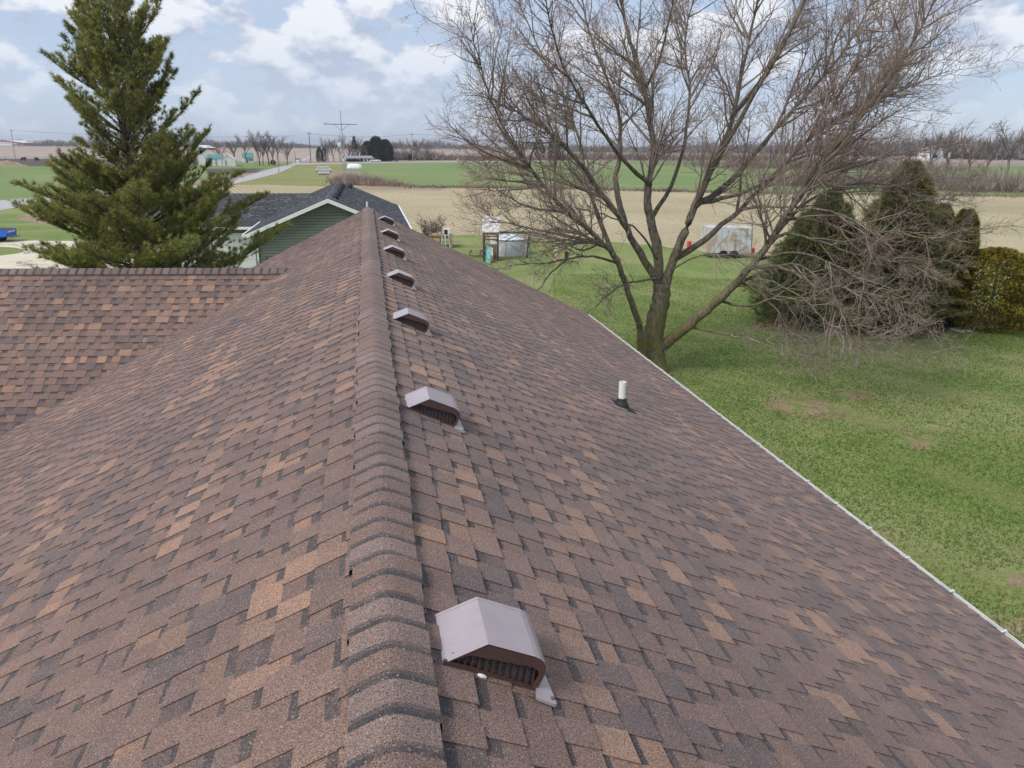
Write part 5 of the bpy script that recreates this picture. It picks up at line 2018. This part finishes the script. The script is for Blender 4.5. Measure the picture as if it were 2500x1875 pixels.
building('farmhouse', 'white farmhouse with teal roof among the bare trees', 594, 620, 397, 385, 374, M_WHITEB, M_TEALROOF, 9, False, [('door', 0.28, 0.42, 0, 0.8, M_GLASS), ('window', 0.55, 0.68, 0.35, 0.8, M_GLASS), ('window', 0.78, 0.9, 0.35, 0.8, M_GLASS)])
building('farm_shed', 'white farm shed with teal roof nearest the road, left of the trees', 508, 543, 405, 387, 378, M_WHITEB, M_TEALROOF, 10, False, [('door', 0.52, 0.66, 0, 0.95, M_GREYROOF)])
building('farm_shed', 'white gabled shed right of the teal roofed shed', 541, 576, 406, 390, 379, M_WHITEB, M_WHITEROOF, 10, True, [('door', 0.25, 0.36, 0, 0.9, M_GREYROOF)])
building('white_barn', 'large white roofed barn showing behind the pine', 458, 503, 404, 386, 353, M_WHITEB, M_WHITEROOF, 14, True, [('door', 0.3, 0.6, 0, 0.9, M_GREYROOF)])
building('ranch_house', 'long low white ranch house in front of the dark pines', 846, 911, 395, 386, 381, M_WHITEB, M_GREYROOF, 9, False, [('window', 0.08, 0.17, 0.3, 0.8, M_GLASS), ('window', 0.26, 0.35, 0.3, 0.8, M_GLASS), ('porch', 0.52, 0.62, 0.0, 0.9, M_GLASS), ('door', 0.68, 0.73, 0, 0.85, M_GLASS), ('window', 0.8, 0.9, 0.3, 0.8, M_GLASS)])
building('small_shed', 'small white shed just right of the ranch house', 921, 928, 394, 388, 384, M_WHITEB, M_WHITEROOF, 3, True, [('door', 0.35, 0.65, 0, 0.85, M_GREYROOF)])
building('hill_house', 'white house with grey roof on the right hill', 2268, 2320, 392, 372, 357, M_WHITEB, M_GREYROOF, 9, True, [('window', 0.2, 0.35, 0.3, 0.75, M_GLASS), ('window', 0.65, 0.8, 0.3, 0.75, M_GLASS)])
building('weathered_cabin', 'small grey weathered shed right of the tall utility pole', 1012, 1028, 376, 369, 364, M_GREYROOF, M_DKWOOD, 7, False, [('door', 0.0, 0.28, 0, 0.9, M_GLASS)])
building('factory', 'long red and white factory on the left horizon', 57, 100, 355.6, 348.5, 343.5, M_REDROOF, M_WHITEROOF, 60, False)
building('factory', 'red roofed factory on the left horizon, beside the pine', 116, 158, 355.9, 350, 345, M_WHITEB, M_REDROOF, 60, False)
building('factory', 'pale low factory hall on the left horizon edge', 30, 56, 355.5, 350.5, 347.5, M_WHITEB, M_WHITEROOF, 60, False)
building('factory', 'pale factory hall on the left horizon nearest the pine', 160, 200, 356, 351, 349, M_WHITEB, M_WHITEROOF, 60, False)
building('long_shed', 'long white roofed shed on the horizon behind the reddish tree', 498, 527, 366, 361, 355, M_REDROOF, M_WHITEROOF, 30, False)

# hay rolls wrapped in white, silage bag
M_WRAP = plain('pale_bale_wrap', (0.40, 0.41, 0.40), 0.5, 0.15, 0.8)
M_BAG = plain('white_silage_plastic', (0.72, 0.75, 0.78), 0.4, 0.06, 0.5)
for (x0, x1, by, ty, lab) in ((775, 803, 413.5, 406, 'row of wrapped hay bales farthest from the road edge'), (771, 809, 420.5, 411.5, 'longest row of wrapped hay bales, middle of three'), (777, 805, 427.5, 418.5, 'row of wrapped hay bales nearest the camera')):
    a, b = gp(x0, by), gp(x1, by)
    d = b - a
    L = d.length
    R_ = at(x0, ty, a.y).z / 2
    row = thing('hay_bale_row', lab, 'hay bales', (a.x, a.y, 0), math.atan2(d.y, d.x), 'rows of wrapped hay bales')
    nb = 5
    for k in range(nb):
        m = MB()
        l = L / nb
        m.tube([(k * l + 0.02, 0, R_), (k * l + 0.08, 0, R_), (k * l + l - 0.08, 0, R_), (k * l + l - 0.02, 0, R_)], [R_ * 0.9, R_, R_, R_ * 0.9], 12)
        m.build('bale', M_WRAP, row)
a, b = gp(847, 411), gp(885, 411)
d = b - a
R_ = at(866, 399.5, a.y).z
m = MB()
nn = 14
for k in range(nn):
    pass
prof_ = [(0.0, 0.15), (0.02, 0.55), (0.07, 0.85), (0.16, 1.0), (0.5, 1.0), (0.75, 0.95), (0.9, 0.75), (0.98, 0.45), (1.0, 0.15)]
rings = []
for t_, r_ in prof_:
    p = Vector((d.length * t_, 0, 0))
    rings.append([(p.x, R_ * 1.1 * r_ * math.cos(math.pi * j / 8), R_ * r_ * math.sin(math.pi * j / 8)) for j in range(9)])
for k in range(len(rings) - 1):
    for j in range(8):
        m.face((rings[k][j], rings[k][j + 1], rings[k + 1][j + 1], rings[k + 1][j]))
m.face(rings[0])
m.face(rings[-1][::-1])
o = m.build('silage_bag', M_BAG, recalc=True)
o.location = a
o.rotation_euler = (0, 0, math.atan2(d.y, d.x))
tag(o, 'long white plastic silage bag on the green field edge', 'silage bag')

# ------------------------------------------------------------------ utility poles and wires
M_POLE = plain('weathered_pole_wood', (0.30, 0.27, 0.23), 0.9, 0.15, 1.0)
M_POLED = plain('dark_creosote_pole', (0.10, 0.09, 0.085), 0.9, 0.15, 1.0)
M_WIRE = plain('grey_cable', (0.16, 0.16, 0.17), 0.6)
POLES = [((37, 384), (26, 315), M_POLE, True, 'leaning utility pole at the left picture edge'),
         ((546, 449), (541, 377), M_POLE, False, 'pale pole right by the near road, left of the dark truck'),
         ((554, 432), (553, 390), M_POLE, False, 'short pale pole behind the dark truck'),
         ((629, 419), (627, 372), M_POLE, False, 'pale pole on the left road verge before the big trees'),
         ((681, 423), (679, 371), M_POLE, False, 'pale pole on the right road verge'),
         ((759, 397), (754, 322), M_POLED, True, 'tall dark utility pole at the crossroads'),
         ((1008, 394), (1005, 324), M_POLE, True, 'tall pale utility pole with transformer beyond the green field'),
         ((1109, 391), (1108.5, 362), M_POLE, False, 'short utility pole beyond the field, left of the bare tree'),
         ((895, 396), (894.5, 367), M_POLE, False, 'short pole in front of the ranch house'),
         ((722, 399), (719, 368), M_POLED, False, 'small dark pole left of the white car')]
tips = {}
for k, (b_, t_, mt, arm, lab) in enumerate(POLES):
    B = gp(*b_)
    T_ = at(t_[0], t_[1], B.y)
    po = thing('utility_pole', lab, 'pole', B, 0)
    hgt = T_.z
    r_ = max(0.10, 0.016 * hgt)
    m = MB()
    lean = T_.x - B.x
    lean = lean if abs(lean) < 1.2 else 1.2 * (1 if lean > 0 else -1) * 0.5
    m.tube([(0, 0, 0), (lean * 0.5, 0, hgt * 0.5), (lean, 0, hgt)], [r_, r_ * 0.85, r_ * 0.65], 8)
    m.build('shaft', mt, po)
    if arm:
        m = MB()
        m.box(lean - 1.0, lean + 1.0, -0.08, 0.08, hgt * 0.93, hgt * 0.93 + 0.16)
        m.build('crossarm', mt, po)
    if 'transformer' in lab:
        m = MB()
        m.lathe([(0.25, 0), (0.28, 0.1), (0.28, 0.7), (0.1, 0.8)], 10, (lean * 0.6 - 0.45, -0.1, hgt * 0.58))
        m.build('transformer', M_WHITEB, po)
    tips[k] = Vector((B.x + lean, B.y, hgt * 0.95))


def wire(a, b, sag, r, label):
    pts = [a + (b - a) * (k / 14) - Vector((0, 0, sag * 4 * (k / 14) * (1 - k / 14))) for k in range(15)]
    m = MB()
    m.tube([p - a for p in pts], r, 4)
    o = m.build('overhead_wire', M_WIRE)
    o.location = a
    tag(o, label, 'wire')


wire(tips[5], tips[6], 1.2, 0.045, 'overhead wire from the crossroads pole to the transformer pole')
wire(tips[6], tips[6] + Vector((170, 15, 0.5)), 1.5, 0.045, 'overhead wire running right from the transformer pole')
wire(tips[0], tips[0] + Vector((120, 40, -1.0)), 1.5, 0.05, 'overhead wire from the leaning left pole toward the pine')

# ------------------------------------------------------------------ antenna tower
AY = 78.0
ab = at(842, 442, AY)
ant = thing('antenna_tower', 'lattice television antenna tower with white dish behind the grey roof', 'antenna', (ab.x, AY, 0))
zt = at(838, 337, AY).z
m = MB()
tri = [(0.16, -0.09), (-0.16, -0.09), (0, 0.18)]
for (x, y) in tri:
    m.tube([(x, y, 0), (x * 0.8, y * 0.8, zt)], 0.022, 5)
m.build('tower_rails', M_GREYROOF, ant)
nz_ = 14
for k in range(nz_):
    m = MB()
    z0_, z1_ = zt * k / nz_, zt * (k + 1) / nz_
    for i in range(3):
        (x0, y0), (x1, y1) = tri[i], tri[(i + 1) % 3]
        m.bar((x0 * 0.9, y0 * 0.9, z0_), (x1 * 0.9, y1 * 0.9, z1_), 0.018)
        m.bar((x0 * 0.9, y0 * 0.9, z1_), (x1 * 0.9, y1 * 0.9, z1_), 0.014)
    m.build('lattice_brace', M_GREYROOF, ant)
ztop_ = at(832, 270, AY).z
m = MB()
m.tube([(0, 0, zt - 0.4), (-0.08, 0, ztop_)], [0.03, 0.022], 6)
m.build('mast', M_GREYP, ant)
zb_ = at(834, 303.5, AY).z
bl_, br_ = at(791, 303, AY).x - ab.x, at(871, 304, AY).x - ab.x
m = MB()
m.bar((bl_, 0, zb_), (br_, 0.1, zb_), 0.05)
m.build('boom', M_GREYP, ant)
for s_, xx in ((0, bl_ * 0.45), (1, br_ * 0.5)):
    m = MB()
    m.bar((-0.05, 0, zb_ - 0.55), (xx, 0, zb_), 0.03)
    m.build('boom_brace', M_GREYP, ant)
ne = 16
for k in range(ne):
    x = bl_ + (br_ - bl_) * k / (ne - 1)
    l = 0.9 - 0.5 * k / ne
    m = MB()
    m.bar((x, -l, zb_ + 0.03), (x, l, zb_ + 0.03), 0.012)
    m.build('element', M_GREYP, ant)
for dx_, z_ in ((-0.15, 0.25), (0.2, 0.12)):
    m = MB()
    m.bar((bl_, 0, zb_), (bl_ + 0.22 + dx_ * 0.2, 0, zb_ + z_), 0.02)
    m.build('corner_reflector', M_GREYP, ant)
zd = at(830, 354, AY).z
m = MB()
prof = [(0.19, 0.0), (0.17, 0.05), (0.10, 0.09), (0.02, 0.10)]
m.lathe(prof, 14)
o = m.build('dish', M_TRIM, ant)
o.location = (at(830, 354, AY).x - ab.x, -0.15, zd)
o.rotation_euler = (math.radians(95), 0, math.radians(35))
o.scale = (1, 1.35, 1)

# ------------------------------------------------------------------ vehicles
M_BLUE = plain('blue_car_paint', (0.012, 0.13, 0.60), 0.25, 0.05, 1.0, spec=0.6)
M_TAIL = plain('red_lamp_lens', (0.55, 0.02, 0.02), 0.25, 0.05)
M_CHROME = plain('chrome_bumper', (0.30, 0.31, 0.32), 0.3, 0.1, metal=0.6)
M_CARW = plain('white_car_paint', (0.72, 0.73, 0.74), 0.3, 0.04)
M_CARK = plain('black_car_paint', (0.015, 0.016, 0.018), 0.3, 0.1)
M_CARB = plain('dark_blue_car_paint', (0.03, 0.09, 0.22), 0.3, 0.1)


def wheel(par, x, y, r, w, n=16):
    m = MB()
    m.tube([(x, y, r), (x, y + w, r)], r, n)
    t = m.build('wheel', M_TYRE, par)
    m = MB()
    s_ = -1 if w > 0 else 1
    m.tube([(x, y + s_ * 0.012, r), (x, y - s_ * 0.01, r)], r * 0.6, n)
    m.build('rim', M_CHROME, t)


def prism(profile, y0, y1):
    """side outline (x,z) extruded across the vehicle"""
    m = MB()
    n = len(profile)
    for k in range(n):
        (a, b), (c, d) = profile[k], profile[(k + 1) % n]
        m.face(((a, y0, b), (a, y1, b), (c, y1, d), (c, y0, d)))
    m.face([(x, y0, z) for x, z in profile])
    m.face([(x, y1, z) for x, z in profile][::-1])
    return m


# blue pickup: x runs from the tailgate forward
c = gp(46, 589)
rearc = gp(19, 591)
tk_ = thing('blue_pickup', 'bright blue pickup truck parked by the gravel drive, tail towards the house', 'pickup', (c.x - 0.25, c.y + 0.3, 0), math.pi + 0.12)
S = 0.92
WT = 1.75 * S


def sp(p):
    return [(x * S, z * S) for x, z in p]


m = prism(sp([(0.0, 0.52), (0.0, 1.08), (2.0, 1.08), (2.0, 1.12), (3.75, 1.12), (5.1, 1.05), (5.25, 0.9), (5.25, 0.5), (4.75, 0.48), (4.65, 0.80), (4.4, 0.92), (4.1, 0.92), (3.85, 0.80), (3.75, 0.48), (1.65, 0.48), (1.55, 0.78), (1.3, 0.9), (1.0, 0.9), (0.75, 0.78), (0.65, 0.50)]), 0, WT)
m.build('body', M_BLUE, tk_, recalc=True)
m = prism(sp([(2.02, 1.125), (2.15, 1.62), (2.35, 1.70), (3.2, 1.68), (3.72, 1.125)]), 0.08, WT - 0.08)
cab = m.build('cab', M_BLUE, tk_, recalc=True)
for y_ in (0.068, WT - 0.076):
    m = prism(sp([(2.3, 1.18), (2.4, 1.58), (3.15, 1.58), (3.5, 1.18)]), y_, y_ + 0.008)
    m.build('window', M_GLASS, cab, recalc=True)
m = MB()
m.box(0.10, 1.85, 0.10, WT - 0.10, 1.08 * S + 0.002, 1.085 * S + 0.004)
m.build('bed_floor', M_BLACK, tk_)
m = MB()
m.box(-0.03, -0.002, 0.14, WT - 0.14, 0.60 * S, 1.09 * S)
tg_ = m.build('tailgate', M_BLUE, tk_)
m = MB()
m.box(-0.038, -0.031, 0.22, WT - 0.22, 0.84 * S, 0.95 * S)
m.build('pale_trim_band', M_PANEL, tg_)
for y_ in (0.005, WT - 0.125):
    m = MB()
    m.box(-0.035, 0.09, y_, y_ + 0.12, 0.72 * S, 1.02 * S)
    m.build('tail_light', M_TAIL, tk_)
m = MB()
m.box(-0.22, -0.04, 0.03, WT - 0.03, 0.40 * S, 0.52 * S)
m.box(-0.34, -0.22, WT / 2 - 0.05, WT / 2 + 0.05, 0.36 * S, 0.42 * S)
m.build('rear_bumper', M_CHROME, tk_)
m = MB()
m.box(0.3, 4.9, 0.3, WT - 0.3, 0.30, 0.50)
m.build('chassis', M_BLACK, tk_)
for xx in (1.15, 4.25):
    wheel(tk_, xx * S, 0.02, 0.34, 0.2)
    wheel(tk_, xx * S, WT - 0.02, 0.34, -0.2)


def car(name, label, px, by, wid_px, paint, rz, kind='car'):
    b = gp(px, by)
    t = thing(name, label, 'car', b, rz)
    W_, L_ = 1.8, 4.4
    m = prism([(0, 0.3), (0.0, 0.85), (0.25, 0.95), (3.3, 0.95), (4.3, 0.8), (4.4, 0.3)], -W_ / 2, W_ / 2)
    m.build('body', paint, t, recalc=True)
    m = prism([(0.2, 0.952), (0.7, 1.48), (2.3, 1.5), (3.2, 0.952)], -W_ / 2 + 0.1, W_ / 2 - 0.1)
    cb = m.build('cabin', M_GLASS, t, recalc=True)
    m = prism([(0.68, 1.49), (0.75, 1.53), (2.25, 1.55), (2.32, 1.51)], -W_ / 2 + 0.12, W_ / 2 - 0.12)
    m.build('roof_panel', paint, cb, recalc=True)
    for xx in (0.85, 3.5):
        for y_, w_ in ((-W_ / 2 - 0.01, 0.2), (W_ / 2 + 0.01, -0.2)):
            wheel(t, xx, y_, 0.32, w_, 10)
    for y_ in (-0.8, 0.55):
        m = MB()
        m.box(-0.02, 0.05, y_, y_ + 0.25, 0.62, 0.8)
        m.build('tail_light', M_TAIL, t)
    return t


car('white_car', 'white car driving on the far road toward the crossroads', 726, 396, 11, M_CARW, math.radians(95))
car('dark_vehicle', 'dark vehicle on the near road beside the pale poles', 552, 448, 15, M_CARK, math.radians(120)).scale = (0.8, 0.8, 0.8)
car('blue_car', 'dark blue car parked right of the ranch house', 948, 394, 15, M_CARB, math.radians(15))
car('grey_car', 'pale grey car parked in front of the ranch house porch', 904, 395.5, 12, M_WHITEROOF, math.radians(5))

# ------------------------------------------------------------------ feedlot on the left
M_COW = plain('black_cattle_hide', (0.012, 0.011, 0.011), 0.7, 0.2)
M_YEL = plain('yellow_machine_paint', (0.62, 0.42, 0.05), 0.5, 0.1)


def cow(px, by, rz, label):
    b = gp(px, by)
    t = bpy.data.meshes.new('cow')
    pts = [(0, 0, 1.05), (0.55, 0, 1.10), (-0.60, 0, 1.08), (0.95, 0, 1.28), (1.25, 0, 1.12), (1.45, 0, 0.98),
           (0.45, 0.2, 0.6), (0.45, 0.2, 0.02), (0.45, -0.2, 0.6), (0.45, -0.2, 0.02), (-0.6, 0.2, 0.62), (-0.68, 0.2, 0.35), (-0.62, 0.2, 0.02), (-0.6, -0.2, 0.62), (-0.68, -0.2, 0.35), (-0.62, -0.2, 0.02), (-0.82, 0, 1.05), (-0.9, 0, 0.5)]
    ed = [(0, 1), (0, 2), (1, 3), (3, 4), (4, 5), (1, 6), (6, 7), (1, 8), (8, 9), (2, 10), (10, 11), (11, 12), (2, 13), (13, 14), (14, 15), (2, 16), (16, 17)]
    t.from_pydata(pts, ed, [])
    o = bpy.data.objects.new('cow', t)
    col.objects.link(o)
    sk = o.modifiers.new('skin', 'SKIN')
    rad_ = [0.40, 0.36, 0.36, 0.22, 0.17, 0.11, 0.13, 0.07, 0.13, 0.07, 0.16, 0.09, 0.07, 0.16, 0.09, 0.07, 0.05, 0.03]
    for v, r_ in zip(t.skin_vertices[0].data, rad_):
        v.radius = (r_, r_ * 1.0)
    t.skin_vertices[0].data[0].use_root = True
    ss = o.modifiers.new('sub', 'SUBSURF')
    ss.levels = ss.render_levels = 1
    t.materials.append(M_COW)
    o.location = b
    o.rotation_euler = (0, 0, rz)
    tag(o, label, 'cow', 'black cattle in the feedlot')


cow(57, 394, 0.3, 'black cow standing alone in the left feedlot')
cow(91, 394, 2.8, 'black cow between the lone cow and the machinery')
cow(156, 391, 0.6, 'black cow behind the yellow machinery')
# implement with yellow frame
b = gp(120, 403)
im = thing('farm_implement', 'yellow and black farm implement parked in the feedlot', 'machine', b, 0.1)
m = MB()
m.box(0, 3.4, 0, 0.25, 0.75, 1.0)
m.build('frame', M_YEL, im)
m = MB()
m.box(3.6, 6.0, -0.3, 1.2, 0.5, 1.7)
m.box(4.4, 5.2, 0.0, 0.9, 1.7, 2.5)
m.build('hopper', M_CARK, im)
for xx in (0.6, 2.6, 4.2, 5.5):
    wheel(im, xx, -0.35, 0.45, 0.25, 12)
b = gp(222, 405)
so_ = thing('feed_bin', 'grey metal feed bin standing at the feedlot edge beside the pine', 'bin', b)
m = MB()
m.lathe([(0.25, 0.7), (1.1, 1.5), (1.1, 2.9), (0.3, 3.6), (0.1, 3.65)], 14)
m.build('hopper', M_GREYROOF, so_)
for k in range(4):
    a_ = k * math.pi / 2 + 0.6
    m = MB()
    m.bar((1.0 * math.cos(a_), 1.0 * math.sin(a_), 0), (1.0 * math.cos(a_), 1.0 * math.sin(a_), 1.6), 0.1)
    m.build('leg', M_GREYROOF, so_)
# dirt heap
b = gp(15, 405)
m = MB()
g5 = np.random.default_rng(5)
hp = [[(x, y, max(0.0, 1.5 * (1 - (abs(x) / 6.5) ** 1.6 - (abs(y) / 3.2) ** 2) + (0.15 * math.sin(x * 2 + y * 3) if abs(x) < 6 and abs(y) < 3 else 0)) - 0.02) for x in np.linspace(-7, 7, 22)] for y in np.linspace(-3.5, 3.5, 12)]
for j in range(11):
    for i in range(21):
        m.face((hp[j][i], hp[j][i + 1], hp[j + 1][i + 1], hp[j + 1][i]))
o = m.build('dirt_heap', M_LITTER, smooth=True)
o.location = b
tag(o, 'low pale dirt heap at the left edge of the feedlot', 'dirt heap')
# wire fence posts along the far edge of the feedlot
fm = MB()
fm.box(-0.08, 0.08, -0.08, 0.08, 0, 1.25)
f0 = None
fence = thing('feedlot_fence', 'post and wire fence along the far side of the feedlot', 'fence', gp(-60, 388.5))
fo = gp(-60, 388.5)
fe = gp(230, 389.5)
for k in range(13):
    p = fo + (fe - fo) * (k / 12) - fo
    if f0 is None:
        o = f0 = fm.build('post', M_POLE, fence)
    else:
        o = f0.copy()
        col.objects.link(o)
        o.parent = fence
    o.location = p
for z_ in (0.5, 0.8, 1.1):
    m = MB()
    m.bar((0, 0, z_), tuple(fe - fo + Vector((0, 0, z_))), 0.05)
    m.build('wire', M_POLE, fence)
#MARK_END_FAR

# ------------------------------------------------------------------ air between us and the horizon
hz = MB()
hz.box(-4700, 4700, -4700, 4700, -1.0, 30.0)
m_, nt_, b_ = newmat('thin_haze')
nt_.nodes.remove(b_)
pv = nt_.nodes.new('ShaderNodeVolumePrincipled')
pv.inputs['Color'].default_value = (0.80, 0.86, 0.95, 1)
pv.inputs['Density'].default_value = 0.00021
pv.inputs['Anisotropy'].default_value = 0.3
nt_.links.new(pv.outputs[0], nt_.nodes['Material Output'].inputs['Volume'])
o = hz.build('haze', m_)
o['kind'] = 'stuff'
